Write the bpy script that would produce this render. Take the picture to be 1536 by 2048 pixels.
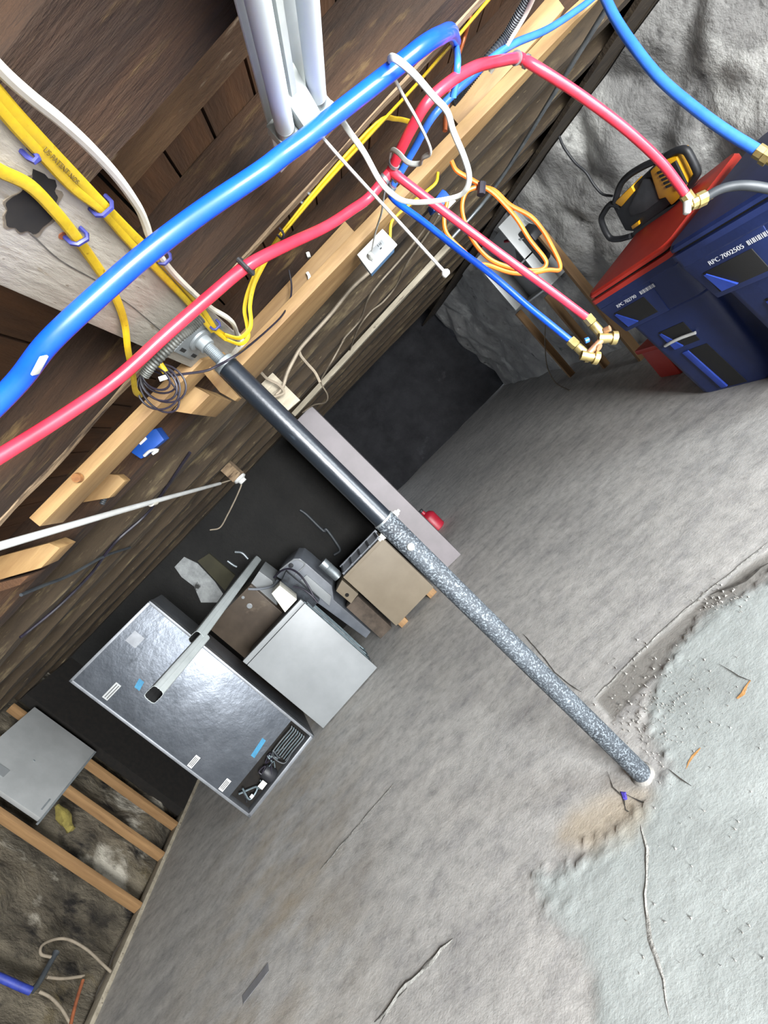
import bpy, bmesh, math, random
from mathutils import Vector, Matrix, noise
random.seed(7)
R = math.radians
sc = bpy.context.scene
C = sc.collection
for o in list(bpy.data.objects): bpy.data.objects.remove(o)

# ------------------------------------------------------------------ camera
F = 900.0; CX, CY = 768.0, 1024.0; HC = 1.62
_fw = Vector((700-CX, 870-CY, F)).normalized()
_d = Vector((.716, .698)).normalized()
_a = -F*F/((700-CX)*_d.x+(870-CY)*_d.y)
_dn = Vector((_d.x*_a, _d.y*_a, F)).normalized()
_up = -_dn
_rt = _fw.cross(_up)
if _rt.x < 0: _rt = -_rt
def ray(x, y):
    v = Vector((x-CX, y-CY, F)); return Vector((v.dot(_rt), v.dot(_fw), v.dot(_up)))
CAM = Vector((0, 0, HC))
def Pz(x, y, z=0.0): r = ray(x, y); return CAM+r*((z-HC)/r.z)
def Py(x, y, Y): r = ray(x, y); return CAM+r*(Y/r.y)
def Px(x, y, X): r = ray(x, y); return CAM+r*(X/r.x)
cam = bpy.data.cameras.new('camera'); camo = bpy.data.objects.new('camera', cam); C.objects.link(camo)
ex = Vector((_rt.x, _fw.x, _up.x)); ey = -Vector((_rt.y, _fw.y, _up.y)); ez = -Vector((_rt.z, _fw.z, _up.z))
camo.matrix_world = Matrix(((ex.x, ey.x, ez.x, 0), (ex.y, ey.y, ez.y, 0), (ex.z, ey.z, ez.z, HC), (0, 0, 0, 1)))
cam.sensor_fit = 'AUTO'; cam.sensor_width = 36; cam.lens = F/2048*36; cam.clip_start = .02
sc.camera = camo

# ------------------------------------------------------------------ world, lights, exposure
w = bpy.data.worlds.new('overcast'); sc.world = w; w.use_nodes = True
bg = w.node_tree.nodes['Background']; bg.inputs[0].default_value = (.80, .88, 1, 1); bg.inputs[1].default_value = .9
def area(name, loc, target, sx, sy, power, col):
    l = bpy.data.lights.new(name, 'AREA'); l.shape = 'RECTANGLE'; l.size = sx; l.size_y = sy; l.energy = power; l.color = col
    o = bpy.data.objects.new(name, l); C.objects.link(o); o.location = loc
    o.rotation_euler = (Vector(target)-Vector(loc)).to_track_quat('-Z', 'Y').to_euler(); return o
area('side_door_daylight', (2.93, -.62, 1.15), (-.5, .9, .6), 1.0, 1.5, 120, (.88, .95, 1))
area('rear_door_daylight', (1.45, -3.54, 1.25), (0, 4, 1.0), 1.9, 1.9, 800, (.96, .98, 1))
sc.view_settings.view_transform = 'Standard'; sc.view_settings.look = 'None'
sc.view_settings.exposure = 0.62; sc.view_settings.gamma = 1; sc.view_settings.use_curve_mapping = False

# ------------------------------------------------------------------ materials
def lin(c):
    if isinstance(c, str): c = [int(c[i:i+2], 16)/255 for i in (0, 2, 4)]
    return tuple(((v/12.92) if v <= .04045 else ((v+.055)/1.055)**2.4) for v in c)+(1,)
MAT = {}
def M(name, col, rough=.6, metal=0, col2=None, scale=8, detail=5, lo=.35, hi=.65, bump=0, bscale=None, st=(1, 1, 1), spot=None, wave=None, coat=0, spec=.5, bdist=.02, alpha=None):
    """node material: noise between two colours, optional spot colour (hex, scale, lo, hi), bump."""
    m = bpy.data.materials.new(name); m.use_nodes = True; nt = m.node_tree; N = nt.nodes; L = nt.links
    b = N['Principled BSDF']; b.inputs['Roughness'].default_value = rough; b.inputs['Metallic'].default_value = metal
    b.inputs['Specular IOR Level'].default_value = spec; b.inputs['Coat Weight'].default_value = coat
    tc = N.new('ShaderNodeTexCoord'); mp = N.new('ShaderNodeMapping'); mp.inputs['Scale'].default_value = st
    L.new(tc.outputs['Object'], mp.inputs['Vector'])
    def nz(s, d=detail):
        n = N.new('ShaderNodeTexNoise'); n.inputs['Scale'].default_value = s; n.inputs['Detail'].default_value = d
        n.inputs['Roughness'].default_value = .62; L.new(mp.outputs[0], n.inputs['Vector']); return n
    def ramp(fac, lo, hi, c1, c2):
        r = N.new('ShaderNodeValToRGB'); r.color_ramp.elements[0].position = lo; r.color_ramp.elements[1].position = hi
        r.color_ramp.elements[0].color = c1; r.color_ramp.elements[1].color = c2; L.new(fac, r.inputs[0]); return r.outputs[0]
    out = ramp(nz(scale).outputs[0], lo, hi, lin(col), lin(col2 or col))
    for sp in (spot if isinstance(spot, list) else [spot] if spot else []):
        f = ramp(nz(sp[1]).outputs[0], sp[2], sp[3], (0, 0, 0, 1), (1, 1, 1, 1))
        mx = N.new('ShaderNodeMix'); mx.data_type = 'RGBA'; L.new(f, mx.inputs[0]); L.new(out, mx.inputs[6]); mx.inputs[7].default_value = lin(sp[0]); out = mx.outputs[2]
    L.new(out, b.inputs['Base Color'])
    if bump:
        bn = N.new('ShaderNodeBump'); bn.inputs['Strength'].default_value = bump; bn.inputs['Distance'].default_value = bdist
        L.new(nz(bscale or scale, 8).outputs[0], bn.inputs['Height']); L.new(bn.outputs[0], b.inputs['Normal'])
    MAT[name] = m; return m

M('joist_wood', '1e1208', .9, 0, '432b16', 7, 9, .32, .70, .9, 26, (.25, 1.6, 1.6), [('64502f', 16, .58, .74), ('150c06', 5, .56, .72)])
M('joist_far', '261d14', .9, 0, '483b29', 6, 7, .3, .7, .5, 24, (.25, 1.6, 1.6), [('62563f', 13, .56, .70), ('17110c', 6, .54, .70), ('7a6c52', 40, .64, .72)])
M('nailer_wood', '463220', .85, 0, '6c5236', 7, 8, .3, .7, .6, 30, (.5, 2, 2), ('8f7e68', 20, .62, .72))
M('joist_pale', '5e4b37', .9, 0, '9a8468', 9, 9, .3, .66, .8, 30, (.4, 2, 2), ('3a2b1e', 12, .55, .66))
M('bin_blue_lit', '22388a', .45, 0, '2c469e', 6)  # brighter copy of the bin plastic, light on slanted faces put into the colour
M('cable_print', '5c4a0c', .7)
M('plank_wood', '33200f', .85, 0, '56371c', 6, 7, .3, .7, .35, 30, (2.2, .35, 2), [('34221a', 5, .6, .75)])
M('painted_beam', '8c857a', .8, 0, 'aaa498', 7, 8, .3, .65, .35, 34, (2.2, .5, 2), [('857a68', 22, .60, .70), ('5e5040', 70, .66, .72), ('75533e', 9, .68, .78)])
M('pine', '745633', .65, 0, 'a08256', 4, 6, .3, .7, .12, 40, (.35, 4, 4), [('8e683c', 9, .64, .8)])
M('pine_y', 'b5884e', .6, 0, 'd8b47c', 4, 6, .3, .7, .12, 40, (4, .35, 4), [('a97a45', 9, .64, .8)])
M('pine_v', '7a5c3c', .7, 0, '9c7a52', 4, 6, .3, .7, .12, 40, (4, 4, .35), [('6f5136', 9, .62, .8)])
M('grey_wood', '7d7565', .8, 0, 'a39a87', 5, 6, .3, .7, .2, 40, (.35, 3, 3), [('5c5245', 14, .6, .7)])
M('knot', '6b4423', .7, 0, '8f6233', 30)
M('black_void', '0d0b09', .95, 0, '1b1712', 20)
M('rock_right', '7c7b79', .9, 0, 'b0afab', 2.2, 10, .32, .66, .55, 7, (1, 1, 1), [('d0d0ca', 1.1, .58, .66), ('5c5b59', 4.2, .60, .70), ('c2c1bc', 5, .62, .70)], bdist=.05)
M('rock_left', '2b261e', .92, 0, '746b5a', 3.2, 9, .3, .7, .9, 12, (1, 1.3, .7), [('a8a294', 2.0, .56, .66), ('54482b', 3.1, .58, .72), ('17130f', 4.5, .54, .66)], bdist=.05)
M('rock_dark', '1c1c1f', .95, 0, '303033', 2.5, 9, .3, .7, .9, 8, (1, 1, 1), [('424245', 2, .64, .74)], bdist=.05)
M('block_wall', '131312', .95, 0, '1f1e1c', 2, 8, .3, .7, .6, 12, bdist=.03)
M('steel_black', '0f1318', .32, .2, '1e242b', 5, 6, .3, .7, .06, 60, (1, 1, .5), ('48535c', 14, .66, .8), spec=.6)
M('steel_dusty', '22272d', .62, .1, '3d4349', 5, 5, .35, .65, .5, 120, (1, 1, 1), [('70787e', 150, .50, .62)], bdist=.006)
M('galv', '7d8488', .45, .7, '9aa1a4', 12, 6)
M('zinc_white', '9c9d97', .5, .15, 'b0b1ab', 20)
M('bracket_grey', '7f8588', .5, .4, '959b9d', 12)
M('rust', '6b3a22', .85, 0, '91522f', 20)
M('pex_blue', '0b3fb4', .30, 0, '1150d2', 6, coat=.2)
M('pex_blue_light', '2a63c8', .32, 0, '3a74d8', 6, coat=.2)
M('pex_red', 'c2283b', .32, 0, 'd4384b', 6, coat=.2)
M('yellow_cable', 'a88a0e', .45, 0, 'c2a41c', 18, 4, .3, .7, .1, 60, (1, 1, 1), ('8d7208', 90, .66, .70))
M('white_cable', 'b3aea0', .5, 0, 'c6c1b5', 10)
M('white_cord', '93948f', .5, 0, 'a5a6a2', 12)
M('beige_wire', '6f6556', .75, 0, '887d6c', 12)
M('orange_cord', 'c25c12', .45, 0, 'd67020', 10)
M('copper', '9a5230', .38, .6, 'b86a40', 10)
M('black_wire', '14121a', .5, 0, '241f2c', 10)
M('grey_hose', '2f3337', .5, 0, '3d4144', 10)
M('brass', 'a08c54', .34, .75, 'c2b27c', 22)
M('bronze', 'a07a5a', .42, .6, 'b48e6c', 22)
M('blue_mark', '23307a', .5, 0, '33429a', 18)
M('purple_staple', '23265c', .5, 0, '303474', 18)
M('fixture_white', '9da19d', .6, 0, 'b8bcb8', 5)
M('tube_glass', 'b4bbbe', .5, 0, 'bdc3c6', 4)
M('white_plastic', 'b9bab7', .5, 0, 'c6c7c4', 8)
M('dark_slot', '161616', .8)
M('box_blue', '12408f', .45, 0, '1c52aa', 8)
M('box_greyblue', '4d6f94', .5, 0, '6587ab', 8)
M('flex_metal', '4c4d49', .5, .5, '7d7e79', 30, 4)
M('freezer_galv', '565b62', .40, .7, '70757c', 3.2, 8, .3, .72, .45, 2.3, (1, 1, 1), ('474c52', 6, .6, .75), bdist=.03)
M('freezer_side', '45474b', .55, .1, '53565a', 4)
M('freezer_trim', '74777b', .45, .5, '888b8f', 8)
M('white_enamel', '7a7d7e', .45, 0, '848788', 3)
M('cream_enamel', 'c9c6b8', .4, 0, 'd5d2c4', 3)
M('beige_enamel', '6b604f', .62, 0, '756a59', 3)
M('mauve_panel', '746f70', .62, 0, '7f797b', 3)
M('brown_panel', '463d35', .4, .3, '5f5448', 2.4, 8, .3, .7, 0, 0, (1, 1, 1), ('75695a', 3, .62, .72))
M('grey_plastic', '565a60', .4, 0, '6a6e74', 4)
M('dark_plastic', '1d1e21', .5, 0, '2b2c30', 6)
M('coil_dark', '23262a', .5, .4, '3b4046', 16)
M('coil_light', '5a676c', .45, .4, '7d8b90', 16)
M('sticker', 'd7d7d4', .6, 0, 'ebebe8', 20)
M('ink', '2d2d2f', .7)
M('tape_blue', '2a6f92', .6, 0, '3583a6', 20)
M('downspout_white', 'a6adac', .4, .1, 'b8bebd', 6, 5, .3, .7)
M('bin_blue', '18254f', .40, 0, '213164', 3, 6, .3, .7, .08, 70, (1, 1, 1), None)
M('lid_red', 'b22a20', .5, 0, 'c23a2c', 5, 6, .3, .7, .08, 60)
M('lid_blue', '1e2c5c', .45, 0, '2a3a72', 4, 6)
M('bin_text', 'c6cad2', .7, 0, 'e2e5ea', 30)
M('tool_yellow', 'd99a08', .45, 0, 'e8ac18', 8)
M('tool_black', '17181a', .55, 0, '28292c', 10)
M('tool_grey', '35373a', .6, 0, '45474a', 10)
M('can_red', '8e1526', .45, 0, 'a52034', 6)
M('panel_grey', 'a5a7a6', .38, .3, 'b5b7b6', 3, 6)
M('paper', 'd5d5cf', .8, 0, 'e6e6e0', 10)
M('green_plastic', '2e5a3c', .6, 0, '3c6e4a', 8)
M('dark_brick', '3f372f', .9, 0, '574c42', 12)
M('insulation', '5f5628', .95, 0, '8a7d3e', 14, 6, .3, .7, .6, 20)
M('crack_dark', '3a3733', .95, 0, '55514b', 40)
M('ridge', '8f8e89', .9, 0, '9c9b95', 22, 6, .3, .7, .5, 60)
M('rust_mark', 'b98446', .9, 0, 'd0a068', 60, 5)
M('chalk_blue', '4a3fa6', .8)
M('tape_grey', '77777a', .7, 0, '838386', 20)
M('patch', 'abafad', .75, 0, 'babebb', 3, 9, .3, .7, .35, 40, (1, 1, 1), [('adaea7', 6, .60, .74), ('c4cac7', 2.2, .55, .7)], bdist=.008)
M('patch_band', '7c7a75', .85, 0, '8f8c86', 7, 8, .3, .7, .4, 60, bdist=.008)

def floor_material():
    m = bpy.data.materials.new('concrete_floor'); m.use_nodes = True; nt = m.node_tree; N = nt.nodes; L = nt.links
    b = N['Principled BSDF']; b.inputs['Roughness'].default_value = .72; b.inputs['Specular IOR Level'].default_value = .35
    tc = N.new('ShaderNodeTexCoord')
    def mapn(scale, rot=0):
        mp = N.new('ShaderNodeMapping'); mp.inputs['Scale'].default_value = scale; mp.inputs['Rotation'].default_value = (0, 0, rot); L.new(tc.outputs['Object'], mp.inputs[0]); return mp
    def nz(mp, s, d=8, r=.62):
        n = N.new('ShaderNodeTexNoise'); n.inputs['Scale'].default_value = s; n.inputs['Detail'].default_value = d; n.inputs['Roughness'].default_value = r
        L.new(mp.outputs[0], n.inputs[0]); return n.outputs[0]
    def ramp(f, stops):
        r = N.new('ShaderNodeValToRGB'); e = r.color_ramp.elements
        while len(e) < len(stops): e.new(.5)
        for el, (p, c) in zip(e, stops): el.position = p; el.color = lin(c)
        L.new(f, r.inputs[0]); return r.outputs[0]
    def mix(f, a, c2, mode='MIX'):
        mx = N.new('ShaderNodeMix'); mx.data_type = 'RGBA'; mx.blend_type = mode; L.new(f, mx.inputs[0]); L.new(a, mx.inputs[6]); mx.inputs[7].default_value = lin(c2); return mx.outputs[2]
    iso = mapn((1, 1, 1)); streak = mapn((.7, 1.5, 1), R(20))
    c = ramp(nz(iso, 1.1), [(.30, 'bab8b4'), (.5, 'cccac5'), (.70, 'd9d6d0')])
    c = mix(ramp(nz(streak, 3.1), [(.50, '000000'), (.70, '808080')]), c, '9a9a9c')
    c = mix(ramp(nz(streak, 2.2), [(.56, '000000'), (.74, 'b0b0b0')]), c, 'cfccc4')
    mm = N.new('ShaderNodeMix'); mm.data_type = 'RGBA'; mm.blend_type = 'MULTIPLY'; mm.inputs[0].default_value = 1; L.new(c, mm.inputs[6]); L.new(ramp(nz(streak, 5.5, 10, .68), [(.32, 'd2d2d5'), (.5, 'f0f0f0'), (.68, 'ffffff')]), mm.inputs[7]); c = mm.outputs[2]
    mm = N.new('ShaderNodeMix'); mm.data_type = 'RGBA'; mm.blend_type = 'MULTIPLY'; mm.inputs[0].default_value = 1; L.new(c, mm.inputs[6]); L.new(ramp(nz(iso, 16, 8, .7), [(.30, 'd4d4d4'), (.5, 'f4f4f4'), (.65, 'ffffff')]), mm.inputs[7]); c = mm.outputs[2]
    # ochre stain along the left side of the floor, near the cabinets
    sx = N.new('ShaderNodeSeparateXYZ'); L.new(tc.outputs['Object'], sx.inputs[0])
    ma = N.new('ShaderNodeMath'); ma.operation = 'MULTIPLY_ADD'; L.new(sx.outputs[0], ma.inputs[0]); ma.inputs[1].default_value = 1/1.1; ma.inputs[2].default_value = 2.35/1.1
    ab = N.new('ShaderNodeMath'); ab.operation = 'ABSOLUTE'; L.new(ma.outputs[0], ab.inputs[0])
    om = N.new('ShaderNodeMath'); om.operation = 'SUBTRACT'; om.use_clamp = True; om.inputs[0].default_value = 1; L.new(ab.outputs[0], om.inputs[1])
    st = N.new('ShaderNodeMath'); st.operation = 'MULTIPLY'; L.new(om.outputs[0], st.inputs[0])
    L.new(ramp(nz(streak, 2.6), [(.42, '000000'), (.72, 'd8d8d8')]), st.inputs[1])
    c = mix(st.outputs[0], c, 'a08b66')
    at = N.new('ShaderNodeVertexColor'); at.layer_name = 'repair'; sp_ = N.new('ShaderNodeSeparateColor'); L.new(at.outputs[0], sp_.inputs[0])
    pcol = ramp(nz(iso, 2.6), [(.34, '9a9f9c'), (.5, 'a7adaa'), (.68, 'b6bcb9')])
    mx = N.new('ShaderNodeMix'); mx.data_type = 'RGBA'; L.new(sp_.outputs[0], mx.inputs[0]); L.new(c, mx.inputs[6]); L.new(pcol, mx.inputs[7]); c = mx.outputs[2]
    c = mix(sp_.outputs[1], c, '8f8c86')
    th = N.new('ShaderNodeMath'); th.operation = 'MULTIPLY'; L.new(sp_.outputs[2], th.inputs[0]); th.inputs[1].default_value = .6
    c = mix(th.outputs[0], c, 'b3a184')
    c = mix(ramp(nz(iso, 26, 3), [(.66, '000000'), (.72, '808080')]), c, '73706a')
    L.new(c, b.inputs['Base Color'])
    bn = N.new('ShaderNodeBump'); bn.inputs['Strength'].default_value = .28; bn.inputs['Distance'].default_value = .01; L.new(nz(streak, 6, 10, .7), bn.inputs['Height'])
    b2 = N.new('ShaderNodeBump'); b2.inputs['Strength'].default_value = .3; b2.inputs['Distance'].default_value = .004; L.new(nz(iso, 90, 6), b2.inputs['Height'])
    L.new(bn.outputs[0], b2.inputs['Normal']); L.new(b2.outputs[0], b.inputs['Normal'])
    MAT['floor'] = m
floor_material()

# ------------------------------------------------------------------ mesh helpers
ORG = {}
def org(p): return ORG.get(p.name, Vector((0, 0, 0))) if p else Vector((0, 0, 0))
def tag(o, label=None, cat=None, group=None, kind=None):
    if label: o['label'] = label
    if cat: o['category'] = cat
    if group: o['group'] = group
    if kind: o['kind'] = kind
    return o
def thing(name, loc, label, cat, group=None, kind=None):
    o = bpy.data.objects.new(name, None); C.objects.link(o); o.location = loc; o.empty_display_size = .1
    ORG[o.name] = Vector(loc); return tag(o, label, cat, group, kind)
class MB:
    def __init__(s): s.v = []; s.f = []
    def add(s, vs, fs):
        k = len(s.v); s.v += [Vector(v) for v in vs]; s.f += [tuple(i+k for i in f) for f in fs]; return s
    def box(s, lo, hi):
        x0, y0, z0 = lo; x1, y1, z1 = hi
        return s.add([(x0,y0,z0),(x1,y0,z0),(x1,y1,z0),(x0,y1,z0),(x0,y0,z1),(x1,y0,z1),(x1,y1,z1),(x0,y1,z1)], [(3,2,1,0),(4,5,6,7),(0,1,5,4),(1,2,6,5),(2,3,7,6),(3,0,4,7)])
    def hexa(s, b4, t4):
        return s.add(list(b4)+list(t4), [(3,2,1,0),(4,5,6,7),(0,1,5,4),(1,2,6,5),(2,3,7,6),(3,0,4,7)])
    def obox(s, o, u, v, w):   # corner + three edge vectors
        o, u, v, w = map(Vector, (o, u, v, w)); return s.hexa([o, o+u, o+u+v, o+v], [o+w, o+u+w, o+u+v+w, o+v+w])
    def loft(s, rings, caps=True, closed=False):
        n = len(rings[0]); k = len(s.v)
        for r in rings: s.v += [Vector(p) for p in r]
        m = len(rings)
        for i in range(m if closed else m-1):
            a = k+i*n; b = k+((i+1) % m)*n
            for j in range(n): s.f.append((a+j, a+(j+1) % n, b+(j+1) % n, b+j))
        if caps and not closed: s.f.append(tuple(k+j for j in reversed(range(n)))); s.f.append(tuple(k+(m-1)*n+j for j in range(n)))
        return s
    def tube(s, pts, r, n=10, caps=True, flat=None):
        pts = [Vector(p) for p in pts]; rings = []; up = None
        for i, p in enumerate(pts):
            t = (pts[min(i+1, len(pts)-1)]-pts[max(i-1, 0)])
            if t.length < 1e-9: t = Vector((0, 0, 1))
            t.normalize()
            if up is None: up = t.orthogonal().normalized() if flat is None else (Vector(flat)-t*Vector(flat).dot(t)).normalized()
            else: up = (up-t*up.dot(t)).normalized()
            sd = t.cross(up); rr = r[i] if isinstance(r, (list, tuple)) else r
            ra, rb = (rr, rr) if flat is None else (rr*.55, rr)
            rings.append([p+up*ra*math.cos(2*math.pi*j/n)+sd*rb*math.sin(2*math.pi*j/n) for j in range(n)])
        return s.loft(rings, caps)
    def cyl(s, a, b, r, r2=None, n=16): return s.tube([a, b], [r, r if r2 is None else r2], n)
    def lathe(s, base, axis, prof, n=20):
        axis = Vector(axis).normalized(); u = axis.orthogonal().normalized(); v = axis.cross(u); base = Vector(base)
        return s.loft([[base+axis*h+u*r*math.cos(2*math.pi*j/n)+v*r*math.sin(2*math.pi*j/n) for j in range(n)] for h, r in prof])
    def build(s, name, mat, parent=None, bevel=0, smooth=False, base=None, seg=2, label=None, cat=None, group=None, kind=None):
        if parent is not None: o0 = org(parent)
        elif base is not None: o0 = Vector(base)
        else:
            xs = [v.x for v in s.v]; ys = [v.y for v in s.v]; zs = [v.z for v in s.v]
            o0 = Vector(((min(xs)+max(xs))/2, (min(ys)+max(ys))/2, min(zs)))
        me = bpy.data.meshes.new(name); me.from_pydata([v-o0 for v in s.v], [], s.f); me.validate()
        if bevel:
            bm = bmesh.new(); bm.from_mesh(me); bmesh.ops.recalc_face_normals(bm, faces=bm.faces)
            bmesh.ops.bevel(bm, geom=bm.edges[:], offset=bevel, segments=seg, affect='EDGES', profile=.6, clamp_overlap=True); bm.to_mesh(me); bm.free()
        else:
            bm = bmesh.new(); bm.from_mesh(me); bmesh.ops.recalc_face_normals(bm, faces=bm.faces); bm.to_mesh(me); bm.free()
        if smooth or bevel:
            for p in me.polygons: p.use_smooth = True
            me.set_sharp_from_angle(angle=R(38))
        me.materials.append(MAT[mat]); o = bpy.data.objects.new(name, me); C.objects.link(o)
        if parent is not None: o.parent = parent; ORG[o.name] = o0.copy()
        else: o.location = o0; ORG[o.name] = o0.copy()
        return tag(o, label, cat, group, kind)
def copy_to(o, delta, parent=None, **kw):
    c = o.copy(); C.objects.link(c); c.location = o.location+Vector(delta)
    c.parent = parent if parent is not None else o.parent
    ORG[c.name] = org(o)+Vector(delta)
    for ch in o.children: copy_to(ch, (0, 0, 0), c)
    tag(c, **kw); return c
def spline(pts, n=6):
    pts = [Vector(p) for p in pts]; out = []; P = [pts[0]*2-pts[1]]+pts+[pts[-1]*2-pts[-2]]
    for i in range(1, len(P)-2):
        a, b, c, d = P[i-1:i+3]
        for k in range(n):
            t = k/n; out.append(.5*((2*b)+(c-a)*t+(2*a-5*b+4*c-d)*t*t+(3*b-a-3*c+d)*t**3))
    return out+[pts[-1]]
def path(plane, val, pix, n=6, sp=True):
    """pixels -> points lying on a plane z=, y= or x=; a pixel may carry its own value."""
    fn = dict(z=Pz, y=Py, x=Px)[plane]; q = [fn(p[0], p[1], p[2] if len(p) > 2 else val) for p in pix]
    return spline(q, n) if sp else q
def text_mesh(txt, size, origin, u, v, mat, name, parent, depth=.0006):
    cu = bpy.data.curves.new('lettering', 'FONT'); cu.body = txt; cu.size = size; cu.extrude = depth
    to = bpy.data.objects.new('lettering_tmp', cu); C.objects.link(to); bpy.context.view_layer.update()
    me = bpy.data.meshes.new_from_object(to.evaluated_get(bpy.context.evaluated_depsgraph_get())); bpy.data.objects.remove(to); bpy.data.curves.remove(cu)
    u = Vector(u).normalized(); v = Vector(v); v = (v-u*v.dot(u)).normalized(); nn = u.cross(v); o0 = org(parent)
    for vv in me.vertices: vv.co = Vector(origin)+u*vv.co.x+v*vv.co.y+nn*vv.co.z-o0
    me.materials.clear(); me.materials.append(MAT[mat]); o = bpy.data.objects.new(name, me); C.objects.link(o); o.parent = parent; return o
def rough_bar(lo, hi, amp, seg, ny=2, nz=3, seed=0, axis=0, fs=2.2):
    """timber along x with rough faces"""
    mb = MB(); rings = []; x0, y0, z0 = lo; x1, y1, z1 = hi
    for i in range(seg+1):
        x = x0+(x1-x0)*i/seg; ring = []
        loop = [(y0+(y1-y0)*k/ny, z0) for k in range(ny)]+[(y1, z0+(z1-z0)*k/nz) for k in range(nz)]+[(y1-(y1-y0)*k/ny, z1) for k in range(ny)]+[(y0, z1-(z1-z0)*k/nz) for k in range(nz)]
        for y, z in loop:
            d = noise.noise_vector(Vector((x*fs+seed, y*9+seed*3, z*9)))*amp+noise.noise_vector(Vector((x*9+seed, y*25, z*25)))*amp*.4
            ring.append(Vector((x, y+d.y, z+d.z*(1 if z < z1 else .2))))
        rings.append(ring)
    return mb.loft(rings)
def rock_grid(o, u, v, nu, nv, amp, fs, seed, push, back=.35):
    """rough stone face: o corner, u and v edges, displaced along push, with a solid back"""
    o, u, v, push = map(Vector, (o, u, v, push)); mb = MB(); vs = []; fs_ = []
    for j in range(nv+1):
        for i in range(nu+1):
            p = o+u*(i/nu)+v*(j/nv); q = p*fs+Vector((seed, seed*2, 0))
            h = noise.multi_fractal(q, 1.15, 2.1, 5)*.45+noise.noise(q*.6)*.9
            vo = noise.voronoi(q*1.3)[0]; h += (vo[1]-vo[0])*.9
            vs.append(p+push*(amp*(h-1.2)))
    for j in range(nv):
        for i in range(nu): a = j*(nu+1)+i; fs_.append((a, a+1, a+nu+2, a+nu+1))
    mb.add(vs, fs_)
    b0 = o-push*back; mb.add([b0, b0+u, b0+u+v, b0+v], [(0, 1, 2, 3)])
    return mb

# ================================================================== THE SETTING
XL, XR, YB, YF = -4.42, 2.98, 9.95, -3.6
ZP = 2.35
def sdist(p, poly):
    """signed distance to a polygon, positive inside"""
    d2 = 1e9; ins = False; n_ = len(poly)
    for i in range(n_):
        a_, b_ = poly[i], poly[(i+1) % n_]; e = b_-a_; w__ = p-a_; t = max(0, min(1, w__.dot(e)/e.length_squared)); d2 = min(d2, (w__-e*t).length_squared)
        if (a_.y > p.y) != (b_.y > p.y) and p.x < (b_.x-a_.x)*(p.y-a_.y)/(b_.y-a_.y)+a_.x: ins = not ins
    return math.sqrt(d2)*(1 if ins else -1)
def fpoly(pix): return [Pz(*q).to_2d() for q in pix]
PATCH = fpoly([(1575, 1130), (1430, 1215), (1320, 1335), (1290, 1420), (1330, 1530), (1300, 1610), (1250, 1650), (1170, 1720), (1080, 1760), (1130, 1850), (1180, 1960), (1210, 2150), (1800, 2150), (1800, 1250)])
BAND = fpoly([(1575, 1070), (1400, 1203), (1240, 1343), (1190, 1400), (1225, 1440), (1300, 1362), (1430, 1227), (1575, 1140)])
TAN = fpoly([(1290, 1590), (1215, 1580), (1140, 1625), (1120, 1680), (1190, 1690), (1270, 1640)])
def sstep(x, a_, b_): t = max(0, min(1, (x-a_)/(b_-a_))); return t*t*(3-2*t)
def make_floor():
    def axis(lo, f0, f1, hi, fine): 
        def seg(a_, b_, st): k = max(1, round((b_-a_)/st)); return [a_+(b_-a_)*i/k for i in range(k)]
        return seg(lo, f0, .2)+seg(f0, f1, fine)+seg(f1, hi, .2)+[hi]
    xs = axis(XL-.4, -1.0, 1.7, XR+.4, .016); ys = axis(YF-.4, .25, 2.5, YB+.4, .016); nx, ny = len(xs), len(ys)
    vs = []; mk = []
    for y in ys:
        for x in xs:
            p = Vector((x, y)); q = Vector((x, y, 0)); h = 0; col = (0, 0, 0, 1)
            if -1.0 <= x <= 1.7 and .25 <= y <= 2.5:
                jit = noise.noise(q*5)*.04+noise.noise(q*19)*.018
                dp = sdist(p, PATCH)+jit; db_ = sdist(p, BAND)+jit*.25; dt = sdist(p, TAN)+jit
                mp_, mb_, mt_ = sstep(dp, -.03, .035), sstep(db_, -.008, .008), sstep(dt, -.07, .05)
                col = (mp_, mb_*(1-mp_*.8), mt_, 1); edge = math.exp(-(dp/.06)**2)*sstep(y, 1.15, 1.3)
                grit = max(0, noise.noise(q*38)-.12)*.010+max(0, noise.noise(q*70))*.003
                h = mp_*.004-mb_*.003+edge*grit*1.3+mp_*grit*.25+noise.noise(q*4)*.0015*mp_
            vs.append((x, y, h)); mk.append(col)
    fs = [(j*nx+i, j*nx+i+1, (j+1)*nx+i+1, (j+1)*nx+i) for j in range(ny-1) for i in range(nx-1)]
    me = bpy.data.meshes.new('floor'); me.from_pydata(vs, [], fs)
    at = me.color_attributes.new('repair', 'FLOAT_COLOR', 'POINT'); at.data.foreach_set('color', [c_ for m_ in mk for c_ in m_])
    for p in me.polygons: p.use_smooth = True
    me.materials.append(MAT['floor']); o = bpy.data.objects.new('floor', me); C.objects.link(o); ORG['floor'] = Vector((0, 0, 0))
    return tag(o, 'worn grey concrete basement floor with patches and cracks', kind='structure')
floor = make_floor()
wl = rock_grid((XL, YF, -.02), (0, 5.5-YF, 0), (0, 0, ZP), 210, 60, .11, 2.1, 3, (1, 0, 0)).build('wall_left', 'rock_left', base=(XL, 0, 0), smooth=True, kind='structure', label='rough fieldstone wall behind the bare studs')
wr = rock_grid((XR, 1.0, -.02), (0, YB-1.0, 0), (0, 0, 2.12), 230, 60, .16, 1.05, 11, (-1, 0, 0)).build('wall_right', 'rock_right', base=(XR, 0, 0), smooth=True, kind='structure', label='rough grey parged rock wall behind the bins')
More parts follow.
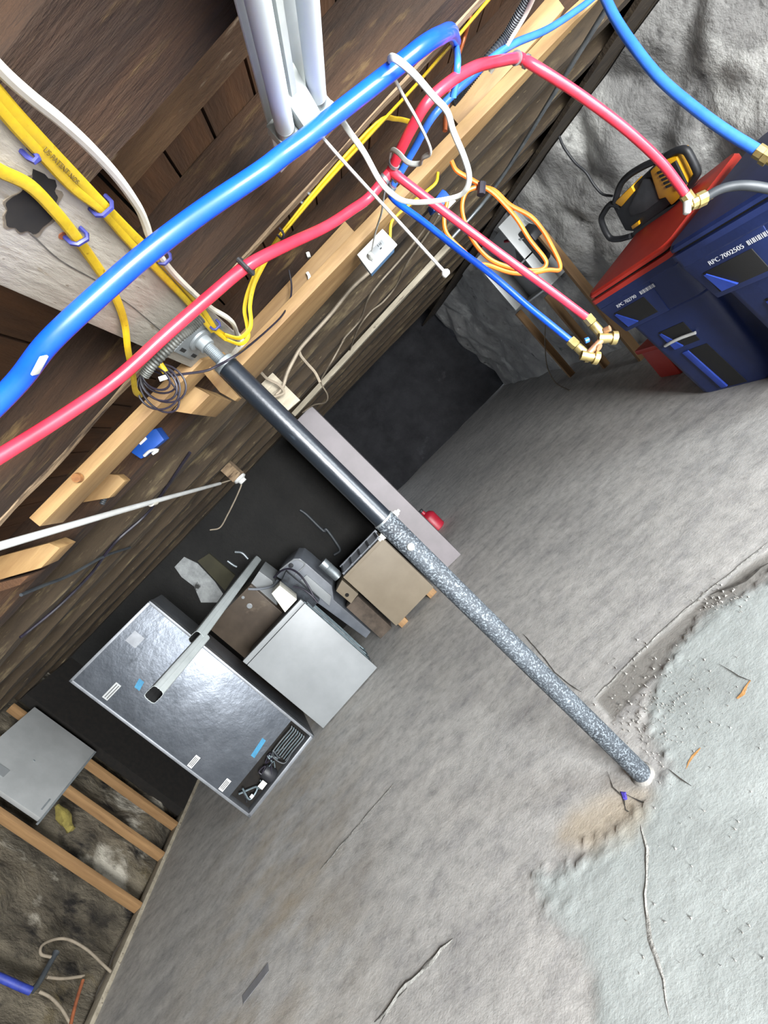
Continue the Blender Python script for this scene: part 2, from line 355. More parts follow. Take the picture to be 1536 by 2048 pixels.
wb = rock_grid((XR+.3, YB, -.02), (-3.9, 0, 0), (0, 0, ZP), 90, 50, .22, 1.0, 5, (0, -1, 0)).build('wall_back', 'rock_dark', base=(0, YB, 0), smooth=True, kind='structure', label='dark rock wall at the far end of the basement')
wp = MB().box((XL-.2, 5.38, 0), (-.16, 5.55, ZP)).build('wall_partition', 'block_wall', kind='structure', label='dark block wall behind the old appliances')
wf = MB().box((XL-.2, YF-.2, 0), (.45, YF, ZP)).box((2.45, YF-.2, 0), (XR+.3, YF, ZP)).box((.45, YF-.2, 2.25), (2.45, YF, ZP)).build('wall_front', 'rock_right', kind='structure', label='wall behind the camera with a wide doorway')
wr2 = MB().box((XR, YF-.2, 0), (XR+.3, -1.25, 2.12)).box((XR, .35, 0), (XR+.3, 1.0, 2.12)).build('wall_right', 'rock_right', kind='structure', label='near end of the grey right wall with a side door opening')

# ceiling: backing, planks along y, joists along x
ceil = MB().box((XL-.3, YF-.2, ZP+.03), (XR+.4, YB+.4, ZP+.10)).build('ceiling', 'black_void', base=(0, 0, ZP), kind='structure', label='dark underside of the old timber floor above')
px_ = XL
pk = 0
while px_ < XR:
    wdt = random.choice((.125, .14, .155)); 
    if px_+wdt > XR: wdt = XR-px_
    z = ZP-.006*random.random()
    MB().box((px_+.004, YF, z), (px_+wdt-.004, YB, z+.035)).build('plank', 'plank_wood', ceil)
    px_ += wdt
JOIST = [(.60, .795, 2.172, 'joist_wood', .012), (1.262, 1.40, 2.172, 'joist_wood', .010), (2.0, 2.12, 2.157, 'joist_wood', .007), (2.56, 2.66, 2.15, 'joist_far', .013), (3.06, 3.15, 2.15, 'joist_far', .013),
         (3.58, 3.68, 2.15, 'joist_far', .013), (4.10, 4.22, 2.16, 'joist_far', .008), (4.66, 4.77, 2.16, 'joist_far', .010), (5.2, 5.32, 2.16, 'joist_far', .01), (5.8, 5.92, 2.16, 'joist_far', .01), (6.4, 6.52, 2.16, 'joist_far', .01), (7.1, 7.2, 2.16, 'joist_far', .01), (7.8, 7.9, 2.16, 'joist_far', .01), (-.2, -.05, 2.17, 'joist_wood', .01), (-.9, -.75, 2.17, 'joist_wood', .01)]
for i, (a, b, z0, mt, am) in enumerate(JOIST):
    rough_bar((XL-.1, a, z0), (XR+.1, b, ZP-.002), am, 110, 3, 4, seed=i*7.3).build('joist', mt, ceil, smooth=True)
# pale flecked nailing strip under the planks, behind the first joist
rough_bar((.03, 1.005, 2.312), (1.4, 1.10, 2.346), .004, 40, 3, 1, seed=40).build('nailing_strip', 'nailer_wood', ceil, smooth=True)
for yy, zz, sd in ((1.390, 2.180, 3),):
    rough_bar((XL, yy-.016, zz-.012), (XR, yy+.012, zz+.02), .008, 160, 1, 1, seed=sd*11, fs=4).build('wane_edge', 'joist_pale', ceil, smooth=True)
# sill along the right wall top
MB().box((2.72, 1.0, 2.115), (XR+.1, YB, 2.146)).build('sill', 'joist_far', wr)
MB().box((XR+.1, YF-.2, 2.11), (XR+.3, YB+.3, ZP+.1)).build('rim_light_stop', 'joist_far', wr)  # unseen board added to stop light leaking in above the wall

# ------------------------------------------------------------------ floor pieces
def ribbon(pix, wpx, name, mat, z=.0015, h=.0, parent=floor, jag=.25):
    pts = [Pz(*p) for p in pix]; dense = []
    for a, b in zip(pts, pts[1:]):
        k = max(2, int((b-a).length/.03))
        dense += [a.lerp(b, i/k) for i in range(k)]
    dense.append(pts[-1]); mb = MB(); L_, R_, T_ = [], [], []
    for i, p in enumerate(dense):
        t = (dense[min(i+1, len(dense)-1)]-dense[max(0, i-1)]).normalized(); n = Vector((-t.y, t.x, 0))
        e = min(1, .25+min(i, len(dense)-1-i)*.35); j = n*noise.noise(p*14)*wpx*2*jag*3
        ww = wpx*e*(1+jag*2*noise.noise(p*31))
        L_.append(p+j+n*ww+Vector((0, 0, z))); R_.append(p+j-n*ww+Vector((0, 0, z))); T_.append(p+j+Vector((0, 0, z+h*e*(1+.6*noise.noise(p*23)))))
    m = len(dense); vs = L_+T_+R_; fs = []
    for i in range(m-1): fs += [(i, i+1, m+i+1, m+i), (m+i, m+i+1, 2*m+i+1, 2*m+i)]
    return mb.add(vs, fs).build(name, mat, parent, smooth=True)
def flat_patch(pix, name, mat, th=.004, jag=.03, step=.025, parent=floor):
    pts = [Pz(*p) for p in pix]; ring = []
    for a, b in zip(pts, pts[1:]+pts[:1]):
        k = max(1, int((b-a).length/step))
        for i in range(k):
            p = a.lerp(b, i/k); d = (noise.noise_vector(p*5)+noise.noise_vector(p*17)*.5)*jag; ring.append(Vector((p.x+d.x, p.y+d.y, 0)))
    c = sum(ring, Vector())/len(ring); mb = MB(); n = len(ring)
    top = [Vector((p.x, p.y, th)) for p in ring]; bot = [Vector((p.x, p.y, .0004))+(p-c).normalized()*.008 for p in ring]
    mb.add(top+bot, [tuple(range(n))]+[(i, n+i, n+(i+1) % n, (i+1) % n) for i in range(n)])
    return mb.build(name, mat, parent)
ribbon([(1536, 1085), (1400, 1195), (1290, 1295), (1190, 1395)], .006, 'trowel_ridge', 'ridge', .0005, .002)
ribbon([(905, 1875), (850, 1935), (800, 1985), (750, 2048)], .010, 'trowel_ridge', 'ridge', .001, .004)
ribbon([(1285, 1640), (1296, 1700), (1292, 1790), (1300, 1880), (1330, 1960), (1345, 2048)], .006, 'trowel_ridge', 'ridge', .004, .0025)
ribbon([(790, 1565), (700, 1670), (640, 1740)], .007, 'trowel_ridge', 'ridge', .001, .002)
ribbon([(1216, 1545), (1226, 1575), (1247, 1595), (1252, 1620), (1285, 1640), (1310, 1660)], .0022, 'crack', 'crack_dark', .002)
ribbon([(1249, 1588), (1280, 1603), (1310, 1615)], .0026, 'crack', 'crack_dark', .002)
ribbon([(1046, 1268), (1075, 1300), (1110, 1345), (1140, 1370), (1165, 1385)], .0024, 'crack', 'crack_dark', .002)
ribbon([(1340, 1540), (1365, 1560), (1385, 1575)], .003, 'crack', 'crack_dark', .007)
ribbon([(1420, 1190), (1450, 1180), (1490, 1160), (1540, 1125)], .008, 'crack', 'crack_dark', .0045)
ribbon([(1440, 1330), (1480, 1355), (1505, 1365)], .0022, 'crack', 'crack_dark', .007)
ribbon([(760, 2048), (790, 2000), (815, 1975)], .003, 'crack', 'crack_dark', .002)
ribbon([(1478, 1400), (1495, 1378), (1510, 1370)], .012, 'rust_streak', 'rust_mark', .0062, 0, jag=.5)
ribbon([(1374, 1540), (1388, 1515), (1402, 1497)], .005, 'rust_streak', 'rust_mark', .0062, 0, jag=.3)
flat_patch([(1243, 1586), (1250, 1588), (1252, 1596), (1247, 1597)], 'chalk_mark', 'chalk_blue', .003, 0, .5)
flat_patch([(534, 1928), (536, 1944), (488, 2006), (486, 1990)], 'tape_strip', 'tape_grey', .0015, 0, .5)
# loose grit around the broken slab edge
mb = MB()
for k in range(420):
    if k < 260: p = Pz(random.gauss(1330, 60), random.gauss(1420, 55))
    elif k < 330: p = Pz(random.gauss(1440, 30), random.gauss(1200, 14))
    else: p = Pz(random.uniform(1250, 1536), random.uniform(1300, 2000))
    s = random.uniform(.0018, .006); q = [Vector((random.uniform(-1, 1), random.uniform(-1, 1), 0))*s*1.4 for _ in range(3)]
    mb.add([p+q[0], p+q[1], p+q[2], p+Vector((0, 0, .005+s))], [(0, 1, 3), (1, 2, 3), (2, 0, 3)])
mb.build('grit', 'patch_band', floor, kind='stuff')

# ------------------------------------------------------------------ left wall: studs, panel, pipes
def stud(wall, p0, p1, X, wdt, dep, mat='pine_v', name='stud'):
    a, b = Px(*p0, X), Px(*p1, X); ym = (a.y+b.y)/2
    return MB().hexa([(X, ym-wdt/2, max(.0, b.z)), (X, ym+wdt/2, max(.0, b.z)), (X-dep, ym+wdt/2, max(.0, b.z)), (X-dep, ym-wdt/2, max(.0, b.z))],
                     [(X, ym-wdt/2, a.z), (X, ym+wdt/2, a.z), (X-dep, ym+wdt/2, a.z), (X-dep, ym-wdt/2, a.z)]).build(name, mat, wall, bevel=.003)
XS = -4.30
for p0, p1 in [((-40, 1590), (278, 1806)), ((60, 1540), (326, 1706)), ((150, 1500), (352, 1645))]:
    a = Px(*p1, XS); y = a.y
    MB().box((XS-.09, y-.02, .035), (XS, y+.02, 2.15)).build('stud', 'pine_v', wl, bevel=.003)
MB().box((XS-.1, 2.6, 0), (XS+.005, 5.2, .035)).build('bottom_plate', 'grey_wood', wl, bevel=.003)
MB().box((XS-.12, 4.60, 0), (XS-.01, 5.38, 2.15)).build('dark_void_sheet', 'black_void', wl)  # black sheet added; darkness of the void past the last stud, as colour
pan = thing('metal_panel', (XS+.03, 4.0, 1.2), 'grey sheet-metal panel fixed to the studs of the stone wall', 'panel')
MB().box((XS+.004, 3.62, 1.225), (XS+.05, 4.47, 1.985)).build('cover', 'panel_grey', pan, bevel=.006)
MB().box((XS+.002, 3.60, 1.205), (XS+.03, 4.49, 1.223)).build('bottom_lip', 'bracket_grey', pan)
MB().box((XS+.05, 3.72, 1.70), (XS+.056, 3.80, 1.93)).build('window_tab', 'white_enamel', pan)
MB().box((XS+.05, 4.0, 1.60), (XS+.054, 4.01, 1.62)).build('latch', 'bracket_grey', pan)
MB().box((XS+.05, 3.68, 1.26), (XS+.053, 3.8, 1.275)).build('name_strip', 'bracket_grey', pan)
q = Px(122, 1648, XS-.03); tf = MB().lathe(q-Vector((0, 0, .12)), (.1, .35, 1), [(0, .01), (.02, .03), (.06, .04), (.12, .05), (.18, .045), (.24, .03), (.27, .01)], 22)
tf.v = [v+noise.noise_vector(v*26)*.022+noise.noise_vector(v*70)*.008 for v in tf.v]
tf.build('insulation_tuft', 'insulation', smooth=True, label='yellow insulation tuft below the metal panel', cat='insulation')
def tube_thing(name, pts, r, mat, label, cat, n=10, flat=None, group=None, **kw):
    return MB().tube(pts, r, n, flat=flat).build(name, mat, smooth=True, label=label, cat=cat, group=group, **kw)
XW = XL+.10
tube_thing('blue_pipe', path('x', XW, [(-30, 1945), (0, 1955), (40, 1973), (62, 1982)]), .024, 'blue_mark', 'dark blue pipe stub low on the stone wall', 'pipe')
tube_thing('drain_pipe', path('x', XW, [(64, 1982), (78, 1965), (95, 1935), (112, 1905)]), [.02]*18+[.026], 'grey_hose', 'grey pipe elbow rising from the blue stub on the stone wall', 'pipe')
tube_thing('white_tube', path('x', XW+.02, [(102, 1914), (82, 1908), (85, 1890), (112, 1878), (140, 1880), (175, 1900), (205, 1928), (222, 1944)]), .010, 'beige_wire', 'thin pale tube arching over the stone wall by the floor', 'tube')
tube_thing('white_tube', path('x', XW+.02, [(94, 1954), (125, 1957), (168, 1952)]), .010, 'beige_wire', 'short straight pale tube stub on the stone wall', 'tube')
tube_thing('white_tube', path('x', XW+.03, [(78, 1983), (100, 1994), (122, 2016), (140, 2046)]), .010, 'beige_wire', 'pale tube hanging down at the bottom of the stone wall', 'tube')
tube_thing('rusty_rod', path('x', XW+.05, [(166, 1960), (152, 2005), (140, 2055)]), .012, 'rust', 'rusty red rod leaning on the stone wall', 'rod')

# ------------------------------------------------------------------ beam and post
beam = thing('support_beam', (-.1, 1.0, 2.12), 'white-painted plank beam with a dark knot carried by the steel post', 'beam')
bm_ = MB().add([(-.192, YF+.05, 2.122), (-.008, YF+.05, 2.122), (-.03, 1.70, 2.122), (-.205, 1.76, 2.122), (-.192, YF+.05, 2.166), (-.008, YF+.05, 2.166), (-.03, 1.70, 2.166), (-.205, 1.76, 2.166)], [(3,2,1,0),(4,5,6,7),(0,1,5,4),(1,2,6,5),(2,3,7,6),(3,0,4,7)])
bm_.build('plank', 'painted_beam', beam, bevel=.003)
def disc_on(pix, z, rad, name, mat, parent, n=18, jag=.25, rad2=None):
    c = Pz(*pix, z); mb = MB(); ring = []
    for j in range(n):
        a = 2*math.pi*j/n; r = rad*(1+jag*noise.noise(Vector((math.cos(a)*2.2+c.x*9, math.sin(a)*2.2, c.y*5)))); ring.append(c+Vector((r*math.cos(a), (rad2 or rad)/rad*r*math.sin(a), 0)))
    mb.loft([ring, [p+Vector((0, 0, -.0012)) for p in ring]]); return mb.build(name, mat, parent)
M('knot_fringe', '4f463b', .9, 0, '6b6153', 30)
disc_on((61, 417), 2.1221, .041, 'knot_fringe', 'knot_fringe', beam, 60, .5)
disc_on((60, 418), 2.1216, .036, 'knot', 'black_void', beam, 60, .35); disc_on((78, 378), 2.1218, .021, 'knot', 'black_void', beam, 20, .6, .026)
disc_on((124, 471), 2.1218, .006, 'nail_hole', 'rust', beam)
for pp in [[(60, 465), (120, 520), (190, 560)], [(215, 583), (260, 610), (320, 660)]]:
    q = [Pz(*p, 2.1212) for p in pp]; MB().tube(spline(q, 6), .0012, 4).build('check_crack', 'crack_dark', beam)
post = thing('jack_post', (-.123, 1.397, 0), 'adjustable steel jack post, black upper tube in a dusty lower tube', 'post')
pb, ptp = Vector((-.1235, 1.397, 0)), Vector((-.110, 1.397, 2.115))
def pc(z): return pb.lerp(ptp, z/2.115)
MB().tube([pc(-.02), pc(.02), pc(.7), pc(1.362)], .0362, 32).build('lower_tube', 'steel_dusty', post, smooth=True)
MB().lathe(pc(1.358), (0, 0, 1), [(0, .0366), (.006, .0366), (.007, .034)], 32).build('tube_lip', 'galv', post, smooth=True)
MB().tube([pc(1.30), pc(1.7), pc(2.012)], .0332, 32).build('upper_tube', 'steel_black', post, smooth=True)
MB().lathe(pc(2.008), (0, 0, 1), [(0, .0345), (.018, .0345), (.022, .030), (.024, .018)], 28).build('end_cap', 'galv', post, smooth=True)
MB().tube([pc(2.03+i*.0022) for i in range(34)], [.0165 if i % 2 else .0182 for i in range(34)], 18).build('screw', 'galv', post, smooth=False)
MB().lathe(pc(2.085), (0, 0, 1), [(0, .024), (.022, .025), (.024, .038), (.030, .04)], 24).build('screw_collar', 'bracket_grey', post, smooth=True)
hp = MB().box((-.178, 1.325, 2.1155), (-.040, 1.475, 2.1215)).build('head_plate', 'bracket_grey', post, bevel=.002)
for sx in (-.168, -.061):
    for sy in (1.345, 1.435): MB().box((sx, sy, 2.1142), (sx+.011, sy+.034, 2.1158)).build('slot', 'dark_slot', hp)
def bolt_out(z, ang, r0, name):
    d = Vector((math.cos(ang), math.sin(ang), 0)); c = pc(z)+d*r0
    MB().lathe(c, d, [(0, .0125), (.003, .0125), (.0031, .0105), (.012, .0105), (.0121, .006), (.021, .0055), (.022, .002)], 6 if name == 'hex_nut' else 14).build(name, 'zinc_white', post, smooth=name != 'hex_nut')
bolt_out(1.345, R(10), .0362, 'hex_nut'); bolt_out(1.325, R(190), .0362, 'hex_nut')
d = Vector((.06, -1, 0)).normalized(); MB().lathe(pc(1.245)+d*.0358, d, [(0, .0125), (.003, .0125), (.007, .0105), (.010, .006), (.011, .001)], 20).build('bolt_head', 'zinc_white', post, smooth=True)
MB().lathe((-.123, 1.397, -.004), (0, 0, 1), [(0, .05), (.006, .046), (.010, .040), (.014, .037)], 20).build('mortar_collar', 'patch_band', post, smooth=True)

# ------------------------------------------------------------------ lumber under the joists
def flat_board(p_fold, p_back, ztop, z, name, label, mat='pine', ends=None):
    (f0, f1), (b0, b1) = p_fold, p_back; a0, a1, c0, c1 = Pz(*f0, z), Pz(*f1, z), Pz(*b0, z), Pz(*b1, z)
    t = Vector((0, 0, ztop-z)); mb = MB().hexa([a0, a1, c1, c0], [a0+t, a1+t, c1+t, c0+t])
    return mb
lb = thing('flat_board', (-.6, 1.5, 2.11), 'pale pine plank nailed flat under the joists, left of the post', 'lumber')
flat_board(((79, 1053), (405, 722)), ((126, 1045), (452, 708)), 2.152, 2.112, '', '').build('board', 'pine', lb, bevel=.002)
c = Pz(142, 962, 2.112); c = Py(152, 956, 1.458); MB().lathe(c+Vector((0, .012, 0)), (0, -1, 0), [(0, .016), (.013, .014)], 14).build('knot', 'knot', lb)
rbd = thing('flat_board', (.6, 2.05, 2.1), 'long pale pine plank nailed flat under the joists, carrying the outlet box', 'lumber')
flat_board(((472, 744), (1150, 42)), ((511, 758), (1215, -18)), 2.145, 2.1, '', '').build('board', 'pine', rbd, bevel=.002)
def front_board(p0, p1, Y0, Y1, h, name, label, dy=.038):
    a, b = Py(*p0, Y0), Py(*p1, Y1); z = 2.1465; a.z = b.z = z; t = Vector((0, 0, h)); w_ = Vector((0, dy, 0))
    return MB().hexa([a, b, b+w_, a+w_], [a+t, b+t, b+w_+t, a+w_+t]).build(name, 'pine', bevel=.002, label=label, cat='lumber')
front_board((478, 728), (716, 471), 1.955, 1.955, .07, 'joist_block', 'pale two-by-four on top of the long plank, ending beside the outlet box')
front_board((908, 238), (1118, 0), 1.955, 1.90, .07, 'joist_block', 'pale two-by-four on top of the long plank, near the rock wall')
def chunk(pix, Y, dy, name, label, mat='pine', cat='lumber'):
    f = [Py(*p, Y) for p in pix]; b = [Vector((p.x, p.y+dy, p.z)) for p in f]; return MB().loft([f, b]).build(name, mat, label=label, cat=cat, bevel=.002)
chunk([(345, 822), (382, 828), (420, 790), (384, 770)], 1.68, .3, 'blocking', 'pine block behind the black cable coil')
chunk([(395, 690), (425, 740), (478, 795), (470, 802), (440, 785), (385, 720)], 1.62, .04, 'brace', 'pale wood brace directly behind the post top')
chunk([(165, 1005), (218, 996), (250, 962), (236, 950), (215, 948)], 1.95, .05, 'blocking', 'round-ended pine block left of the blue box')
chunk([(-20, 1165), (-20, 1118), (98, 1086), (120, 1096), (82, 1136)], 1.7, .1, 'blocking', 'rough pine block below the white pipe')
chunk([(-20, 1190), (-20, 1170), (60, 1150), (40, 1170)], 1.72, .1, 'blocking', 'thin splintered strip under the rough pine block', 'plank_wood')
chunk([(441, 690), (470, 655), (505, 700), (475, 728)], 1.86, .02, 'shim_board', 'small white board with a blue mark beside the post top', 'painted_beam')
MB().tube(path('y', 1.855, [(448, 684), (452, 678), (460, 676), (461, 682), (454, 686), (449, 683)], 4), .003, 5).build('ink_mark', 'blue_mark', label='blue ink scribble on the small white board', cat='mark')
a, b = Pz(590, 833, 2.1), Pz(905, 490, 2.1); w_ = Vector((.02, .1, 0)); t = Vector((0, 0, .045))
MB().hexa([a, b, b+w_, a+w_], [a+t, b+t, b+w_+t, a+w_+t]).build('furring_strip', 'grey_wood', bevel=.003, label='weathered grey furring strip under the far joists', cat='lumber')
chunk([(545, 745), (500, 790), (560, 835), (600, 800)], 2.5, .03, 'junction_board', 'pale weathered board with cable ends behind the post', 'grey_wood')

# ------------------------------------------------------------------ fluorescent fixture
fx = thing('strip_light', (.36, .5, 2.06), 'white twin-tube fluorescent strip light under the joists', 'light fixture')
MB().box((.297, -.10, 2.118), (.432, 1.105, 2.124)).build('base_plate', 'fixture_white', fx, bevel=.002)
MB().box((.345, -.05, 2.124), (.40, .98, 2.172)).build('ballast_cover', 'fixture_white', fx, bevel=.002)
prof = [(.334, 2.119), (.342, 2.092), (.354, 2.092), (.362, 2.119)]
MB().loft([[(x, -.05, z) for x, z in prof], [(x, .9, z) for x, z in prof]]).build('channel', 'fixture_white', fx)
sh_ = MB().hexa([(.333, .925, 2.052), (.372, .925, 2.052), (.372, .985, 2.052), (.333, .985, 2.052)], [(.330, .880, 2.119), (.375, .880, 2.119), (.375, .985, 2.119), (.330, .985, 2.119)]).build('switch_housing', 'fixture_white', fx, bevel=.002)
for xx, y1 in ((.311, .945), (.394, .955)):
    tb = MB().tube([(xx, -.06, 2.088), (xx, y1, 2.088)], .0175, 24).build('tube', 'tube_glass', fx, smooth=True)
    MB().tube([(xx, y1-.016, 2.088), (xx, y1+.002, 2.088)], .0180, 24).build('end_ring', 'galv', tb, smooth=True)
    MB().box((xx-.020, y1, 2.066), (xx+.020, y1+.026, 2.119)).build('socket', 'fixture_white', fx, bevel=.003)
MB().lathe((.352, .947, 2.053), (0, 0, -1), [(0, .011), (.003, .011), (.004, .008)], 16).build('pull_switch', 'galv', fx, smooth=True)
MB().lathe((.352, .947, 2.049), (0, 0, -1), [(0, .005), (.004, .004)], 12).build('switch_hole', 'dark_slot', fx, smooth=True)
s0 = Vector((.352, .947, 2.047)); st_ = [s0]+[Py(x, y, .945) for x, y in [(625, 252), (680, 315), (750, 392), (820, 468), (890, 545)]]
pull = thing('pull_cord', st_[-1], 'thin white pull cord hanging from the strip light', 'cord')
MB().tube(spline(st_, 5), .0030, 6).build('string', 'white_plastic', pull, smooth=True)
MB().lathe(st_[-1]+Vector((0, 0, -.008)), (0, 0, 1), [(0, .006), (.004, .0085), (.009, .008), (.013, .004)], 12).build('knob', 'white_plastic', pull, smooth=True)

# ------------------------------------------------------------------ water pipes
ZBL = 2.034
pb_ = path('z', ZBL, [(-60, 860), (34, 765), (101, 681), (217, 573), (305, 498), (406, 422), (520, 345), (562, 313), (609, 279), (660, 238), (778, 146), (846, 92), (880, 72, 2.05), (902, 64, 2.09), (911, 84, 2.17)], 8)
bp = thing('blue_water_pipe', (.2, .9, 2.02), 'thick bright blue water pipe running under the joists', 'pipe')
MB().tube(pb_, [.0155]*len(pb_), 16).build('pipe', 'pex_blue', bp, smooth=True)
c = Pz(72, 716, ZBL); MB().obox(c+Vector((-.02, -.014, -.02)), (.034, -.012, 0), (.006, .011, 0), (0, 0, .004)).build('hanger_clip', 'white_plastic', bp, bevel=.0015)
ZR = 2.058
rp = thing('red_water_pipe', (.2, 1.2, 2.04), 'long red water pipe with a copper tee under the joists', 'pipe')
tee = Pz(781, 343, ZR)
r1 = path('z', ZR, [(-50, 942), (7, 908), (135, 827), (237, 755), (338, 664), (423, 590), (494, 532), (570, 492), (651, 454), (702, 421), (739, 394), (781, 343)], 8)
r2 = path('z', ZR, [(781, 343), (799, 305), (823, 257), (856, 203), (907, 159), (948, 135), (984, 125), (1038, 115)], 8)
MB().tube(r1, .0137, 16).build('pipe', 'pex_red', rp, smooth=True)
MB().tube(r2, .0137, 16).build('pipe', 'pex_red', rp, smooth=True)
def fit(parent, c, dirs, rr, ln, mat='copper', ring='galv', name='tee_fitting'):
    mb = MB()
    for d in dirs: mb.tube([c, c+d*ln], rr, 14)
    o = mb.build(name, mat, parent, smooth=True)
    for d in dirs: MB().tube([c+d*ln*.55, c+d*ln*.8], rr*1.35, 14).build('crimp_ring', ring, o, smooth=True)
    return o
def dirto(a, b): return (b-a).normalized()
e_rd = Py(1176, 637, 1.50); b1 = [tee, Py(800, 356, 1.425), Py(900, 432, 1.44), Py(1000, 507, 1.46), Py(1100, 580, 1.48), e_rd]
fit(rp, tee, [dirto(tee, r1[-6]), dirto(tee, r2[5]), dirto(tee, b1[2])], .012, .035)
br = thing('red_branch_pipe', b1[-1], 'red pipe branch hanging down to the brass valve', 'pipe'); MB().tube(spline(b1, 6), .0122, 16).build('pipe', 'pex_red', br, smooth=True)
elb = r2[-1]; b2 = [elb, Py(1073, 134, 1.57), Py(1163, 192, 1.6), Py(1252, 259, 1.63), Py(1319, 321, 1.66), Py(1355, 366, 1.68), Py(1376, 396, 1.69)]
fit(rp, elb, [dirto(elb, r2[-5]), dirto(elb, b2[1])], .0135, .04, name='elbow_fitting')
dr = thing('red_drop_pipe', b2[-1], 'red pipe dropping in a curve toward the blue bins', 'pipe'); MB().tube(spline(b2, 7), .0145, 16).build('pipe', 'pex_red', dr, smooth=True)
# small blue pipe
ZS = 2.088
sb = thing('small_blue_pipe', (.6, 1.5, 2.07), 'thinner blue water pipe alongside the red pipe', 'pipe')
el2 = Pz(779, 384, ZS)
s1 = path('z', ZS, [(779, 384), (799, 349), (829, 298), (863, 237), (907, 188), (941, 157), (985, 116), (1029, 87), (1096, 58), (1163, 14), (1200, -16)], 7)
MB().tube(s1, .0105, 14).build('pipe', 'pex_blue_light', sb, smooth=True)
b3 = [el2, Py(792, 403, 1.62), Py(846, 443, 1.6), Py(914, 497, 1.58), Py(984, 550, 1.56), Py(1051, 608, 1.54), Py(1100, 648, 1.52), Py(1143, 683, 1.50)]
fit(sb, el2, [dirto(el2, s1[4]), dirto(el2, b3[1])], .0105, .03, name='elbow_fitting')
sbb = thing('small_blue_branch', b3[-1], 'slim blue pipe branch hanging down to the brass valve', 'pipe'); MB().tube(spline(b3, 6), .0105, 14).build('pipe', 'pex_blue', sbb, smooth=True)
# drop pipe from the blue line
q = [Pz(911, 86, 2.165), Py(915, 120, 1.3), Py(912, 160, 1.31), Py(906, 195, 1.33)]
tube_thing('blue_drop_pipe', spline(q, 6), .009, 'pex_blue_light', 'faded blue pipe dropping from the end of the thick blue pipe', 'pipe')
# blue hose on the far right
q = [Pz(1207, -12, 2.1), Py(1230, 36, 1.95), Py(1265, 89, 1.9), Py(1319, 156, 1.85), Py(1386, 214, 1.8), Py(1453, 263, 1.75), Py(1518, 303, 1.7)]
bh = thing('blue_hose', q[-1], 'bright blue hose hanging in front of the rock wall', 'hose')
MB().tube(spline(q, 7), .0175, 16).build('pipe', 'pex_blue_light', bh, smooth=True)
e = q[-1]; dd = dirto(q[-2], q[-1])
MB().lathe(e-dd*.01, dd, [(0, .022), (.03, .022), (.031, .027), (.055, .027), (.056, .018), (.075, .018)], 8).build('brass_nut', 'brass', bh)
# brass valve assembly
va = thing('brass_valve', Py(1192, 712, 1.48), 'brass twin valve body joining the hanging red and blue pipes', 'valve')
dr_ = dirto(b1[-2], b1[-1]); db_ = dirto(b3[-2], b3[-1])
for end, dd, big in ((b1[-1], dr_, Py(1203, 668, 1.48)), (b3[-1], db_, Py(1168, 706, 1.48))):
    ax = dirto(end, big); nn = MB().lathe(end-ax*.006, ax, [(0, .0165), (.026, .0165), (.0262, .014), (.030, .014)], 8).build('compression_nut', 'brass', va)
    MB().lathe(end+ax*.026, ax, [(0, .0145), (.04, .0145), (.046, .010), (.047, .003)], 16).build('valve_body', 'brass', va, smooth=True)
    MB().lathe(big+Vector((-.004, .0, -.012)), (.5, -.2, -.6), [(0, .018), (.012, .018), (.014, .012)], 18).build('valve_flange', 'brass', va, smooth=True)
A, B = Py(1207, 676, 1.465), Py(1172, 712, 1.465)
MB().tube([A, B], .0105, 14).build('bridge_pipe', 'bronze', va, smooth=True)
for c, o2 in ((A, Py(1224, 676, 1.46)), (B, Py(1192, 716, 1.46))):
    ax = dirto(c, o2); MB().lathe(c-ax*.016, ax, [(0, .0155), (.04, .0145), (.041, .021), (.056, .021)], 14).build('outlet', 'brass', va, smooth=True)
MB().lathe(Py(1209, 662, 1.47), dirto(Py(1209, 662, 1.47), Py(1217, 658, 1.46)), [(0, .010), (.018, .010)], 12).build('lug', 'bronze', va, smooth=True)
MB().lathe(Py(1196, 694, 1.46), dirto(Py(1196, 694, 1.46), Py(1203, 697, 1.45)), [(0, .012), (.006, .012)], 12).build('lug', 'bronze', va, smooth=True)
MB().lathe(Py(1170, 682, 1.48), (1, -.3, -.4), [(0, .009), (.012, .0085), (.014, .004)], 12).build('blue_cap', 'pex_blue_light', va, smooth=True)
# fitting and grey hose at the end of the dropping red pipe
gh = thing('grey_hose', Py(1385, 405, 1.69), 'dark grey rubber hose coupled to the red drop pipe', 'hose')
e = b2[-1]; ax = dirto(b2[-2], e)
MB().lathe(e-ax*.02, ax, [(0, .020), (.035, .020), (.036, .023), (.05, .023)], 8).build('brass_nut', 'brass', gh)
h0, h1 = Py(1383, 408, 1.69), Py(1424, 388, 1.68); ax = dirto(h0, h1)
MB().lathe(h0-ax*.004, ax, [(0, .022), (.02, .022), (.021, .026), (.05, .026), (.051, .016), (.075, .016)], 10).build('coupling', 'brass', gh)
MB().lathe(Py(1374, 416, 1.68), (-.5, 0, -.6), [(-.02, .014), (.016, .013), (.02, .008)], 12).build('drain_cap', 'zinc_white', gh, smooth=True)
MB().tube(spline([h1-ax*.02, Py(1440, 379, 1.66), Py(1470, 372, 1.64), Py(1505, 372, 1.62), Py(1560, 382, 1.6)], 7), .0155, 16).build('hose', 'grey_hose', gh, smooth=True)

